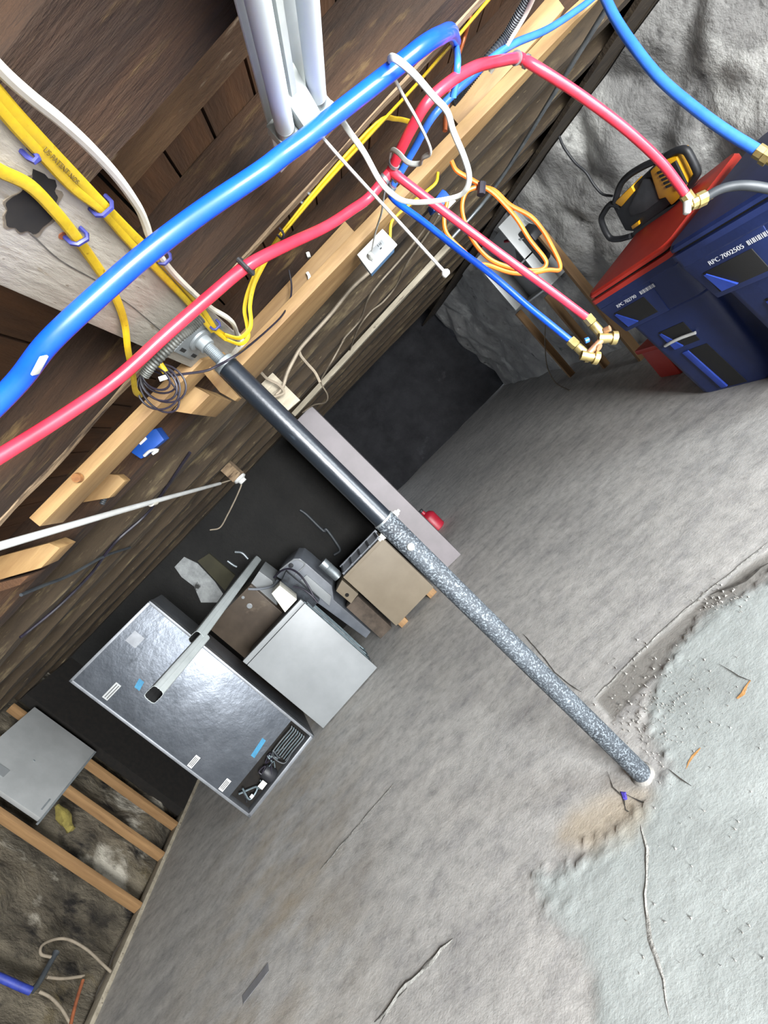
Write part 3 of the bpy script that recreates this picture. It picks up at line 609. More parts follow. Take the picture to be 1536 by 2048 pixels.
# ------------------------------------------------------------------ cables
def cable(name, pts, r, mat, label, cat='cable', n=8, flat=None, **k): return tube_thing(name, pts, r, mat, label, cat, n, flat, **k)
ZC = 2.113
DN = (0, 0, 1)
cable('yellow_cable', path('z', ZC, [(-30, 155), (30, 225), (100, 300), (160, 362), (212, 416), (270, 474), (330, 530), (382, 590), (405, 620), (428, 655, 2.10)]), .0078, 'yellow_cable', 'outer yellow cable of the pair stapled along the painted beam', flat=DN)
cable('yellow_cable', path('z', ZC, [(-30, 178), (30, 250), (90, 315), (150, 378), (204, 420), (258, 482), (315, 540), (370, 598), (398, 630), (425, 662, 2.10)]), .0078, 'yellow_cable', 'inner yellow cable of the pair stapled along the painted beam', flat=DN)
cable('yellow_cable', path('z', ZC, [(-40, 318), (0, 342), (60, 372), (112, 425), (155, 478), (185, 520), (212, 560), (236, 605), (250, 650), (256, 700, 2.10), (266, 750, 2.10), (271, 782, 2.11), (282, 792, 2.13)]), .0085, 'yellow_cable', 'single thick yellow cable crossing the painted beam', flat=DN)
cable('white_cable', path('z', ZC-.002, [(-40, 95), (10, 148), (60, 192), (120, 240), (180, 295), (235, 355), (275, 412), (290, 445), (300, 475), (320, 512), (345, 545), (380, 580), (405, 602), (425, 618), (455, 636, 2.09), (470, 655, 2.09), (478, 690, 2.12)]), .0072, 'white_cable', 'off-white cable running beside the painted beam')
cable('yellow_cable', [Pz(428, 655, 2.10)]+path('y', 1.45, [(445, 668), (478, 676), (498, 660), (502, 640), (500, 610), (508, 570), (527, 530), (548, 492)])+path('z', 2.13, [(565, 468), (650, 368), (760, 248), (850, 150), (950, 32), (990, -15)]), .0072, 'yellow_cable', 'yellow cable looping at the post top and running along the joist', flat=(0, 1, 0))
cable('yellow_cable', [Pz(428, 660, 2.10)]+path('y', 1.46, [(450, 678), (480, 688), (496, 675), (494, 650), (489, 620), (496, 585), (515, 540), (540, 500)])+path('z', 2.135, [(560, 470), (642, 368), (752, 248), (792, 238), (828, 246)]), .0066, 'yellow_cable', 'second yellow cable of the loop, branching off behind the red pipe', flat=(0, 1, 0))
cable('yellow_cable', path('y', 1.99, [(876, 345), (872, 365), (850, 385), (800, 425), (783, 445), (780, 478)]), .006, 'yellow_cable', 'short yellow cable feeding the outlet box')
cable('yellow_cable', path('z', 2.115, [(1200, -12), (1175, 18), (1150, 42), (1138, 62)]), .008, 'yellow_cable', 'yellow cable end beside the small blue pipe at the top')
ca_, cb_ = Pz(52, 240, ZC-.0056), Pz(200, 396, ZC-.0056); uu_ = (cb_-ca_).normalized()
text_mesh('US PATENT NOS', .0095, ca_.lerp(cb_, .25)-Vector((uu_.y, -uu_.x, 0))*.0105, uu_, Vector((-uu_.y, uu_.x, 0))*-1, 'cable_print', 'cable_lettering', bpy.data.objects['yellow_cable'], .0003)
# white lamp cord of the strip light
wc = [(652, 214, .99), (660, 208, .985), (673, 223, .98), (697, 261, 1.0), (728, 305, 1.03), (758, 359, 1.06), (782, 386, 1.08), (812, 403, 1.1), (863, 403, 1.1), (914, 393, 1.1), (934, 376, 1.08), (938, 349, 1.06), (927, 311, 1.04), (907, 264, 1.02), (894, 223, 1.0), (867, 193, .98), (829, 149, .95), (792, 118, .92), (779, 118, .94), (778, 132, 1.0), (785, 149, 1.02), (806, 190, 1.1), (833, 237, 1.15), (856, 284, 1.2), (861, 306, 1.22), (846, 315, 1.25), (840, 327, 1.28), (816, 325, 1.3), (797, 306, 1.33), (783, 300, 1.38), (779, 322, 1.42), (774, 359, 1.5), (768, 389, 1.6), (763, 426, 1.7), (751, 464, 1.8), (744, 500, 1.885)]
lc = thing('looped_white_cable', Py(744, 500, 1.885), 'white lamp cord looped over the blue pipe and plugged into the outlet', 'cord')
MB().tube(spline([Py(*p) for p in wc], 6), .0062, 8, flat=(0, 1, 0)).build('cord', 'white_cord', lc, smooth=True)
pp = Py(743, 505, 1.885)
# outlet box on the plank
YO = 1.915
ob = thing('outlet_box', Py(752, 540, YO), 'white duplex outlet plate on a blue box, mounted on the long plank', 'outlet')
cs = [Py(*p, YO) for p in [(714, 509), (742, 547), (795, 489), (765, 457)]]
MB().loft([[p+Vector((0, .012, 0)) for p in cs], cs]).build('plate', 'white_plastic', ob, bevel=.003)
cs2 = [p.lerp(sum(cs, Vector())/4, .12)+Vector((0, .012, 0)) for p in cs]
MB().loft([[p+Vector((0, .05, -.004)) for p in cs2], cs2]).build('back_box', 'box_greyblue', ob, bevel=.002)
uu = (cs[3]-cs[0]); vv = (cs[1]-cs[0]); cc = sum(cs, Vector())/4
def on_plate(a, b, yo=-.0): return cs[0]+uu*a+vv*b+Vector((0, yo, 0))
def plate_quad(a0, b0, a1, b1, y0, y1): q = [on_plate(a0, b0), on_plate(a1, b0), on_plate(a1, b1), on_plate(a0, b1)]; return MB().loft([[p+Vector((0, y0, 0)) for p in q], [p+Vector((0, y1, 0)) for p in q]])
rec = plate_quad(.22, .30, .80, .70, 0, -.004).build('receptacle', 'white_enamel', ob, bevel=.001)
for a in (.60, .66): plate_quad(a, .34 if a < .63 else .36, a+.015, .44, -.004, -.0048).build('slot', 'dark_slot', rec)
plate_quad(.60, .53, .66, .58, -.004, -.0048).build('ground_hole', 'dark_slot', rec)
plate_quad(.70, .36, .716, .45, -.004, -.0048).build('slot', 'dark_slot', rec)
MB().lathe(on_plate(.28, .52)+Vector((0, -.004, 0)), (-.1, -1, .35), [(0, .014), (.012, .012), (.026, .007)], 10).build('plug', 'white_cord', lc, smooth=True)
# blue junction boxes
jb = thing('junction_box', Py(298, 905, 1.85), 'deep blue plastic junction box between the joists', 'electrical box')
f = [Py(*p, 1.925) for p in [(262, 905), (282, 918), (328, 880), (312, 857), (296, 862)]]
MB().loft([f, [p+Vector((0, .078, .01)) for p in f]]).build('box', 'box_blue', jb, bevel=.003)
f = [Py(*p, 1.92) for p in [(276, 885), (281, 890), (294, 878), (290, 873)]]; MB().loft([f, [p+Vector((0, .004, 0)) for p in f]]).build('label', 'sticker', jb)
MB().tube(path('y', 1.915, [(288, 912), (300, 902), (316, 900), (305, 908)], 3), .006, 6).build('cable_clamp', 'white_plastic', jb, smooth=True)
jb2 = thing('junction_box', Py(880, 408, 2.3), 'blue plastic junction box behind the orange cord loop', 'electrical box')
f = [Py(*p, 2.49) for p in [(862, 408), (868, 422), (905, 398), (892, 382), (885, 378)]]; MB().loft([f, [p+Vector((0, .07, .01)) for p in f]]).build('box', 'box_blue', jb2, bevel=.003)
f = [Py(*p, 2.48) for p in [(876, 428), (884, 430), (912, 402), (905, 396)]]; MB().loft([f, [p+Vector((0, .006, 0)) for p in f]]).build('cover_edge', 'panel_grey', jb2)
# orange extension cord with its tied loop
oc = thing('extension_cord', Py(1010, 550, 1.9), 'orange extension cord tied in a hanging loop below the long plank', 'cord')
l1 = [(903, 322), (912, 340), (930, 352), (958, 368), (985, 385), (1010, 410), (1035, 440), (1060, 480), (1088, 515), (1092, 530), (1080, 540), (1050, 540), (1010, 532), (975, 515), (945, 480), (928, 440), (924, 410), (932, 385), (948, 376), (962, 376)]
l2 = [(962, 380), (940, 384), (935, 388)]; l3 = [(965, 374), (990, 382), (1020, 410), (1060, 432), (1085, 460), (1105, 495), (1119, 525), (1118, 540), (1095, 540), (1060, 547), (1020, 545), (975, 530), (955, 528), (930, 505), (895, 470), (888, 440), (894, 405)]
MB().tube(spline([Py(x, y, 1.93+.0002*(y-320)) for x, y in l1], 5), .0085, 8).build('cord', 'orange_cord', oc, smooth=True)
MB().tube(spline([Py(x, y, 1.95+.0001*(y-320)) for x, y in l3], 5), .0085, 8).build('cord', 'orange_cord', oc, smooth=True)
q = Py(963, 377, 1.935); MB().tube([Py(964, 366, 1.92), Py(962, 390, 1.92)], .017, 8).build('tie_strap', 'black_wire', oc, smooth=True)
# copper tube, spiral conduit, pink wire near the rock wall end
tube_thing('copper_tube', path('y', 1.75, [(946, -12), (940, 30, 1.7), (928, 75), (912, 125), (900, 180), (892, 230), (890, 262)]), .0085, 'copper', 'copper tube dropping from the ceiling beside the red pipe', 'tube')
def ribbed(pts, r): return MB().tube(pts, [r*(1 if i % 2 else .80) for i in range(len(pts))], 12)
ribbed(path('z', 2.105, [(1070, -25), (1040, 25), (1010, 75), (965, 130), (930, 175), (905, 205)], 22), .014).build('flexible_conduit', 'grey_hose', smooth=True, label='dark ribbed flexible conduit in front of the plank end', cat='conduit')
tube_thing('pink_wire', path('z', 2.09, [(1070, -12), (1050, 30), (1020, 80), (990, 130), (980, 145)]), .007, 'white_cable', 'pinkish cable beside the dark flexible conduit', 'cable')
# armoured cable by the post
ribbed(path('z', 2.075, [(404, 636), (384, 654), (362, 672), (334, 700), (304, 731), (287, 752)], 12), .0125).build('armored_cable', 'flex_metal', smooth=True, label='ribbed steel armored cable behind the red pipe at the post', cat='conduit')
ribbed(path('y', 2.0, [(222, 952), (214, 970), (212, 990), (204, 1008)], 10), .012).build('flexible_conduit', 'grey_hose', smooth=True, label='short dark ribbed conduit by the round-ended block', cat='conduit')
# black coiled cable
bc = thing('coiled_cable', Py(330, 800, 1.36), 'black data cable coiled and hanging by the post', 'cable')
pts = []
for li, (ra, rb, an) in enumerate(((30, 20, 30), (40, 30, 38), (47, 36, 28), (44, 42, 45), (36, 27, 20), (49, 30, 48))):
    for k in range(24):
        t = math.pi+2*math.pi*k/24; ca, sa = math.cos(t), math.sin(t); g = R(an)
        X, Y = ra*(1+ca), rb*sa; pts.append(Py(286+X*math.cos(g)-Y*math.sin(g), 742+li+X*math.sin(g)+Y*math.cos(g), 1.32+.006*li+.008*sa))
MB().tube(pts, .003, 6).build('cord', 'black_wire', bc, smooth=True)
MB().tube([Py(320, 728, 1.32), Py(331, 745, 1.32)], .009, 10).build('yellow_plug', 'yellow_cable', bc, smooth=True)
f = [Py(*p, 1.32) for p in [(316, 754), (334, 748), (338, 757), (320, 763)]]; MB().loft([f, [p+Vector((0, .002, 0)) for p in f]]).build('tag', 'sticker', bc)
cable('black_wire', path('y', 1.34, [(340, 752), (375, 747), (410, 742), (432, 733), (470, 712), (500, 690, 1.5), (535, 660, 1.7), (565, 630, 1.85), (580, 600, 1.88), (583, 570, 1.9), (578, 540, 1.9)]), .0035, 'black_wire', 'thin black wire crossing in front of the post top', n=6)
# thin old wires among the far joists
for nm, pts_, Y, r, lb_ in [
    ('old_wire', [(872, 420), (840, 470), (800, 520), (760, 565), (735, 600), (720, 640), (690, 675), (680, 690)], 2.75, .006, 'old brown wire sagging between the far joists, upper one'),
    ('old_wire', [(880, 428), (850, 475), (812, 530), (790, 575), (765, 605), (740, 625), (715, 660), (700, 700)], 2.78, .006, 'old brown wire sagging between the far joists, lower one'),
    ('old_wire', [(690, 675), (668, 715), (650, 745), (642, 765), (655, 790), (650, 805), (628, 810), (605, 825)], 3.0, .006, 'old wire drooping onto the tall cabinet'),
    ('old_cable', [(738, 545), (702, 578), (660, 630), (615, 680), (600, 698), (590, 715), (575, 745), (565, 775), (552, 790)], 2.45, .009, 'pale grey cable stapled along the far joist'),
    ('old_cable', [(598, 700), (602, 712), (615, 728), (630, 745), (640, 765)], 2.5, .008, 'pale grey cable branching toward the furring strip'),
    ('old_cable', [(522, 745), (535, 758), (558, 770), (568, 785), (555, 792), (540, 795)], 2.44, .008, 'loose cable end on the weathered board')]:
    cable(nm, path('z', 2.138, pts_) if Y < 2.9 and 'wire' in nm else spline([Pz(*pts_[0], 2.15)]+[Py(x, y, 3.35+.14*i_) for i_, (x, y) in enumerate(pts_[1:])], 6) if Y == 3.0 else path('y', Y, pts_), r, 'beige_wire', lb_, n=6)
for nm, pts_, lb_ in [('black_cable', [(380, 905), (300, 1020), (230, 1085), (180, 1150), (120, 1210), (60, 1260), (40, 1275)], 'black cable running across the left joists'), ('grey_cable', [(42, 1190), (90, 1170), (140, 1150), (210, 1112), (260, 1095)], 'thin grey cable crossing the left joists')]:
    cable(nm, path('z', 2.137, pts_), .008, 'black_wire' if 'black' in nm else 'grey_hose', lb_, n=6)
tube_thing('grey_conduit', path('z', 2.105, [(1215, 14), (1127, 156), (1020, 330), (962, 411), (900, 480)], 3), .0125, 'galv', 'straight grey conduit running along the ceiling near the rock wall', 'conduit')
wp_ = [Pz(-60, 1109, 2.10), Pz(0, 1092, 2.10), Pz(120, 1057, 2.10), Pz(240, 1022, 2.10), Pz(340, 994, 2.10), Pz(440, 967, 2.10)]
wpt = thing('white_pipe', wp_[2], 'long thin white plastic pipe under the joists at left', 'pipe')
MB().tube(wp_, .0125, 14).build('pipe', 'white_plastic', wpt, smooth=True)
c = Pz(306, 1005, 2.10); MB().tube([c+Vector((0, -.03, 0)), c+Vector((0, .03, 0))], .017, 12).build('pipe_clip', 'white_cable', wpt, smooth=True)
lh = thing('lamp_holder', Py(483, 960, 3.9), 'white round ceramic lamp holder under the far joists', 'lamp holder')
c = Py(484, 961, 3.9); MB().lathe(c+Vector((0, 0, .035)), (0, 0, -1), [(0, .055), (.018, .058), (.024, .05), (.03, .034), (.055, .032), (.056, .02)], 20).build('socket', 'white_plastic', lh, smooth=True)
MB().box((c.x-.05, c.y-.05, c.z+.035), (c.x+.05, c.y+.05, ZP-.001)).build('mounting_block', 'joist_pale', lh)
cable('loose_wire', path('y', 3.9, [(440, 967), (462, 960), (475, 955)]), .006, 'beige_wire', 'wire joining the white pipe to the lamp holder', n=6)
MB().tube(path('y', 3.9, [(484, 959), (482, 972), (478, 982), (470, 1000), (455, 1030), (440, 1055), (420, 1060)]), .006, 6).build('loose_wire', 'beige_wire', lh, smooth=True)
# cable staples
def staple(pix, z, ang, label, s=.013, mat='purple_staple', pl='z'):
    c = Pz(*pix, z); d = Vector((math.cos(ang), math.sin(ang), 0)); mb = MB()
    mb.tube([c-d*s+Vector((0, 0, .012)), c-d*s, c-d*s*.6+Vector((0, 0, -.006)), c+d*s*.6+Vector((0, 0, -.006)), c+d*s, c+d*s+Vector((0, 0, .012))], .0035, 6)
    return mb.build('cable_staple', mat, smooth=True, label=label, cat='staple', group='cable staples')
staple((208, 417), 2.109, R(10), 'blue staple holding the yellow cable pair on the beam', .015)
staple((158, 477), 2.109, R(25), 'blue staple holding the single yellow cable on the beam', .014)
staple((330, 518), 2.108, R(10), 'blue staple where the white cable meets the yellow pair')
staple((432, 652), 2.092, R(10), 'blue staple on the yellow cables at the post top')
staple((64, 312), 2.112, R(20), 'bent blue staple stub alone on the painted beam', .005)
staple((563, 470), 2.12, R(120), 'black staple on the yellow cable along the joist', .012, 'black_wire')
staple((606, 405), 2.165, R(60), 'grey wire staple in the joist edge, nearer the post', .012, 'galv'); staple((620, 387), 2.165, R(60), 'grey wire staple in the joist edge, nearer the light', .012, 'galv')
c = Pz(492, 533, ZR); MB().tube([c+Vector((-.004, -.02, .016)), c+Vector((-.003, -.018, -.012)), c+Vector((0, 0, -.02)), c+Vector((.004, .02, -.012)), c+Vector((.004, .026, .03))], .006, 8).build('pipe_strap', 'tool_black', smooth=True, label='black strap clamping the red pipe to the joist', cat='strap')
tube_thing('paper_scrap', path('y', 1.99, [(615, 505), (618, 515)], 3), .008, 'paper', 'small pale scrap stuck on the dark joist', 'scrap', 5)
tube_thing('paper_scrap', path('y', 1.94, [(614, 545), (618, 552), (619, 560)], 3), .007, 'paper', 'small pale scrap on the pine block', 'scrap', 5)

# ================================================================== OLD APPLIANCES
def frame_box(o, u, n, w_, d_, z0, z1): return MB().obox(Vector(o)+Vector((0, 0, z0)), u*w_, n*d_, Vector((0, 0, z1-z0)))
# --- upright freezer, its galvanised back to the camera
u = Vector((.937, .350, 0)).normalized(); n = Vector((-u.y, u.x, 0)); o = Vector((-2.868, 3.372, 0)); FW, FH = .80, 1.845
fz = thing('upright_freezer', o+u*.4+n*.3, 'tall steel freezer turned around, showing its galvanized back', 'freezer')
frame_box(o+n*.10, u, n, FW, .54, .0, FH-.002).build('body', 'freezer_side', fz, bevel=.008)
frame_box(o+u*.02, u, n, FW-.04, .10, .255, FH-.02).build('back_panel', 'freezer_galv', fz, bevel=.004)
def fp(a, z, d=0): return o+u*a+Vector((0, 0, z))-n*d
for a0, a1, z0, z1 in ((0, .022, 0, FH), (FW-.022, FW, 0, FH), (0, FW, FH-.022, FH), (0, FW, 0, .03)):
    MB().obox(fp(a0, z0, .006), u*(a1-a0), n*.12, Vector((0, 0, z1-z0))).build('edge_trim', 'freezer_trim', fz, bevel=.003)
cav = MB().obox(fp(.022, .03, -.09), u*(FW-.044), n*.01, Vector((0, 0, .225))).build('machine_bay', 'black_void', fz)
MB().lathe(fp(.33, .035, -.055), (0, 0, 1), [(0, .05), (.02, .062), (.09, .062), (.12, .05), (.135, .02)], 18).build('compressor', 'dark_plastic', cav, smooth=True)
for k in range(7):
    z = .06+.024*k; MB().tube(spline([fp(.50, z, -.02), fp(.60, z+.006, -.01), fp(.72, z, -.02), fp(.745, z+.012, -.02)], 5), .006, 6).build('coil_tube', 'coil_light' if k % 2 else 'galv', cav, smooth=True)
random.seed(3)
for k in range(9):
    a = random.uniform(.06, .5); pts = [fp(a+random.uniform(-.05, .10), random.uniform(.05, .22), random.uniform(-.05, 0)) for _ in range(4)]
    MB().tube(spline(pts, 6), random.choice((.004, .006, .008)), 6).build('wire', random.choice(('grey_hose', 'coil_light', 'black_wire')), cav, smooth=True)
MB().obox(fp(.22, .07, 0.005), u*.06, n*.004, Vector((0, 0, .05))).build('label', 'sticker', cav); MB().obox(fp(.12, .09, 0.004), u*.03, n*.004, Vector((0, 0, .03))).build('connector', 'white_plastic', cav)
for a, z in ((.030, .66), (.032, .33)):
    s_ = MB().obox(fp(a, z, .0075), u*.10, n*.002, Vector((0, 0, .045))).build('warning_label', 'sticker', fz)
    for q_ in (.008, .020, .032): MB().obox(fp(a+.012, z+q_, .0082), u*.075, n*.001, Vector((0, 0, .006))).build('print_line', 'ink', s_)
MB().obox(fp(.37, .30, .0015), u*.16+Vector((0, 0, .02)), n*.002, Vector((0, 0, .04))).build('blue_tape', 'tape_blue', fz)
MB().obox(fp(.24, 1.40, .0015), u*.07+Vector((0, 0, .02)), n*.002, Vector((0, 0, .05))).build('blue_tape', 'tape_blue', fz)
s_ = MB().obox(fp(.05, 1.53, .0015), u*.14, n*.002, Vector((0, 0, .05))).build('rating_plate', 'panel_grey', fz)
for q_ in (.01, .03): MB().obox(fp(.06, 1.53+q_, .0022), u*.12, n*.001, Vector((0, 0, .006))).build('print_line', 'ink', s_)
MB().obox(fp(.46, 1.66, .0015), u*.10, n*.002, Vector((0, 0, .10))).build('wiring_diagram', 'freezer_trim', fz)
# --- white enamel cabinet with an open coil side
u2 = Vector((.983, .183, 0)).normalized(); n2 = Vector((-u2.y, u2.x, 0)); o2 = Vector((-1.99, 3.612, 0)); WW, WH = .70, .945
wcab = thing('white_appliance', o2+u2*.35+n2*.25, 'white enamel appliance cabinet with an exposed coil side', 'appliance')
def wpnt(a, z, d=0): return o2+u2*a+Vector((0, 0, z))+n2*d
MB().obox(wpnt(0, .01), u2*WW, n2*.03, Vector((0, 0, WH-.06))).build('front_panel', 'white_enamel', wcab, bevel=.006)
MB().obox(wpnt(0, WH-.046), u2*WW, n2*.06, Vector((0, 0, .046))).build('top_rim', 'white_enamel', wcab, bevel=.006)
MB().obox(wpnt(.0, .0, .032), u2*(WW-.03), n2*.46, Vector((0, 0, WH-.05))).build('body', 'coil_dark', wcab)
for k in range(5): MB().obox(wpnt(WW-.028, .05+k*.19, .04), u2*.012, n2*.44, Vector((0, 0, .012))).build('frame_bar', 'coil_light', wcab)
for k in range(4): MB().obox(wpnt(WW-.028, .03, .05+k*.135), u2*.01, n2*.012, Vector((0, 0, WH-.1))).build('frame_bar', 'coil_light', wcab)
for k in range(5): MB().tube(spline([wpnt(WW-.012, .10+k*.02, .06+.08*k), wpnt(WW-.008, .45, .07+.08*k), wpnt(WW-.012, .85, .06+.08*k)], 5), .007, 6).build('coil_tube', 'galv' if k == 2 else 'coil_light', wcab, smooth=True)
f = [Py(*p, 3.72) for p in [(543, 1187), (559, 1171), (594, 1199), (570, 1225)]]; MB().loft([f, [p+n2*.22 for p in f]]).build('control_panel', 'cream_enamel', wcab, bevel=.004)
f = [Py(*p, 3.95) for p in [(559, 1171), (572, 1143), (640, 1200), (620, 1222), (594, 1199)]]; MB().loft([f, [p+n2*.12 for p in f]]).build('motor_housing', 'coil_dark', wcab, bevel=.003)
MB().tube(spline([Py(*p) for p in [(548, 1155, 4.0), (562, 1142, 3.95), (580, 1138, 3.9), (600, 1150, 3.85), (618, 1175, 3.8), (630, 1200, 3.78)]], 6), .009, 8).build('power_cord', 'black_wire', wcab, smooth=True)
MB().tube(spline([Py(*p) for p in [(586, 1173, 3.8), (605, 1178, 3.78), (622, 1190, 3.76), (636, 1206, 3.76)]], 6), .008, 8).build('power_cord', 'black_wire', wcab, smooth=True)
# --- dark brown-grey unit behind, with white housings on top
db = thing('dark_metal_unit', (-2.0, 4.6, 0), 'dark brown sheet-metal unit with white drip stains, behind the white appliance', 'appliance')
MB().box((-2.33, 4.30, 0), (-1.72, 4.86, 1.30)).build('body', 'brown_panel', db, bevel=.006)
for px2, rr in (((499, 1212), .028), ((486, 1195), .016)):
    c = Py(*px2, 4.299); MB().lathe(c, (0, -1, 0), [(0, rr), (.003, rr*.8)], 14).build('paint_drip', 'white_enamel', db)
f = [Py(*p, 4.35) for p in [(490, 1185), (518, 1142), (545, 1162), (552, 1186), (556, 1236)]]
hs = MB().loft([f, [p+Vector((0, .35, 0)) for p in f]]).build('top_housing', 'white_enamel', db, bevel=.008)
f = [Py(*p, 4.33) for p in [(514, 1196), (520, 1192), (554, 1222), (552, 1232)]]; MB().loft([f, [p+Vector((0, .02, 0)) for p in f]]).build('terminal_strip', 'coil_light', db)
MB().tube(spline([Py(*p, 4.2) for p in [(497, 1178), (520, 1178), (545, 1172), (556, 1160)]], 6), .012, 8).build('hose', 'grey_plastic', db, smooth=True)
# --- two nested aluminium downspouts resting on the dark unit
def downspout(p0, p1, w_, h_, label):
    nn = 32; ring = []; p0, p1 = Vector(p0), Vector(p1); t_ = (p1-p0).normalized(); sx_ = Vector((1, 0, 0)); sz_ = sx_.cross(t_)
    for j in range(nn):
        a = 2*math.pi*j/nn; ca, sa = math.cos(a), math.sin(a); k = (abs(ca)**5+abs(sa)**5)**(-1/5); rip = 1-.06*abs(math.sin(7*a))
        ring.append((ca*k*w_/2*rip, sa*k*h_/2*rip))
    def rr(c, s): return [c+sx_*a*s+sz_*b*s for a, b in ring]
    o_ = MB().loft([rr(p0, 1), rr(p1, 1), rr(p1, .96), rr(p0, .96)], caps=False, closed=True).build('downspout', 'downspout_white', smooth=True, label=label, cat='downspout', group='nested downspouts')
    MB().loft([rr(p0+t_*.004, .955), rr(p1-t_*.004, .955), rr(p1-t_*.004, .93), rr(p0+t_*.004, .93)], caps=False, closed=True).build('shade_liner', 'dark_slot', o_, smooth=True)  # added dark liner, shade inside the open spout put into its colour
    return o_
XD = -1.745
downspout((XD, 3.01, 1.400), (XD, 5.0, 1.392), .102, .086, 'longer white aluminium downspout lying over the dark metal unit')
downspout((XD, 2.325, 1.402), (XD, 3.06, 1.366), .094, .078, 'shorter white downspout below the longer one, open end nearest')
# --- grey rounded appliance and white panel
ga = thing('grey_heater', Py(735, 1270, 4.4), 'grey round-shouldered appliance between the white and beige units', 'appliance')
f = [Py(*p, 4.35) for p in [(551, 1152), (564, 1135), (587, 1117), (600, 1117), (614, 1128), (664, 1172), (668, 1200), (742, 1264), (732, 1277), (640, 1210)]]
MB().loft([f, [p+Vector((.02, .38, 0)) for p in f]]).build('shell', 'grey_plastic', ga, bevel=.012)
f = [Py(*p, 4.33) for p in [(600, 1161), (613, 1150), (663, 1193), (659, 1212)]]; MB().loft([f, [p+Vector((0, .016, 0)) for p in f]]).build('white_cover', 'white_enamel', ga, bevel=.004)
c = Py(582, 1131, 4.345); MB().lathe(c, (0, -1, 0), [(0, .024), (.012, .022), (.013, .012)], 16).build('dial', 'dark_plastic', ga, smooth=True)
MB().tube(spline([Py(*p, 4.34) for p in [(560, 1140), (587, 1120), (600, 1121), (610, 1130), (590, 1150)]], 5), .007, 6).build('trim_bead', 'white_enamel', ga, smooth=True)
# --- beige unit on blocks with duct collar
bu = thing('beige_unit', (-.72, 4.25, 0), 'beige sheet-metal heating unit with a slotted top grille', 'appliance')
A, B = Vector((-.972, 4.012, .06)), Vector((-.462, 4.055, .06)); ub = (B-A).normalized(); nb = Vector((-ub.y, ub.x, 0)); BW = (B-A).length; BH = .70
MB().obox(A, ub*BW, nb*.38, Vector((0, 0, BH))).build('cabinet', 'beige_enamel', bu, bevel=.006)
MB().obox(A-nb*.004+Vector((0, 0, BH-.03)), ub*BW, nb*.05, Vector((0, 0, .032))).build('top_trim', 'beige_enamel', bu, bevel=.003)
gr = MB().obox(A+nb*.05+ub*.015+Vector((0, 0, BH)), ub*(BW-.03), nb*.31, Vector((0, 0, .004))).build('grille', 'dark_plastic', bu)
for k in range(5): MB().obox(A+nb*.05+ub*(.012+k*(BW-.05)/4)+Vector((0, 0, BH)), ub*.018, nb*.31, Vector((0, 0, .022))).build('grille_rib', 'grey_plastic', gr)
for k in range(9): MB().obox(A+nb*(.06+k*.033)+ub*.015+Vector((0, 0, BH+.004)), ub*(BW-.03), nb*.008, Vector((0, 0, .012))).build('grille_slat', 'grey_plastic', gr)
MB().obox(A+nb*.35+Vector((0, 0, BH)), ub*BW, nb*.03, Vector((0, 0, .03))).build('rear_rim', 'grey_plastic', bu)
for a, b in ((.02, .02), (BW-.10, .01), (.05, .26)): MB().obox(A+ub*a+nb*b-Vector((0, 0, .06)), ub*.09, nb*.09, Vector((0, 0, .06))).build('support_block', 'pine_v', bu, bevel=.003)
du = thing('duct_collar', Py(700, 1205, 4.2), 'galvanized round duct stub on a small beige box, left of the beige unit', 'duct')
d0, d1 = Py(644, 1124, 4.25), Py(677, 1154, 4.25); MB().tube([d0, d0.lerp(d1, .3), d0.lerp(d1, .33), d0.lerp(d1, .36), d1], [.052, .052, .055, .052, .052], 20).build('pipe', 'galv', du, smooth=True)
f = [Py(*p, 4.16) for p in [(672, 1182), (684, 1160), (717, 1188), (702, 1207)]]; MB().loft([f, [p+Vector((0, .22, 0)) for p in f]]).build('box', 'beige_enamel', du, bevel=.004)
MB().lathe(Py(694, 1190, 4.158), (0, -1, 0), [(0, .02), (.006, .018)], 10).build('burn_mark', 'black_void', du)
p = Py(704, 1207, 4.25); MB().box((p.x-.06, 4.22, 0), (p.x+.10, 4.36, p.z+.02)).build('brick_stack', 'dark_brick', du, bevel=.004)
# --- tall mauve cabinet behind the post
tc_ = thing('tall_cabinet', (-.28, 4.6, 0), 'tall pale mauve cabinet standing behind the post', 'cabinet')
MB().box((-.447, 4.335, .0), (-.062, 4.95, 2.065)).build('carcass', 'mauve_panel', tc_, bevel=.004)
MB().box((-.445, 4.318, .012), (-.062, 4.334, 2.06)).build('door', 'mauve_panel', tc_, bevel=.003)
# --- red can beyond
rc = thing('red_can', (-.05, 5.6, 0), 'small red can peeking out beside the tall cabinet foot', 'can')
MB().lathe((-.045, 5.60, 0), (0, 0, 1), [(0, .10), (.01, .11), (.20, .11), (.24, .08), (.26, .03), (.30, .025)], 18).build('body', 'can_red', rc, smooth=True)
MB().lathe((-.045, 5.60, .30), (0, 0, 1), [(0, .028), (.03, .028)], 12).build('cap', 'tool_black', rc, smooth=True)
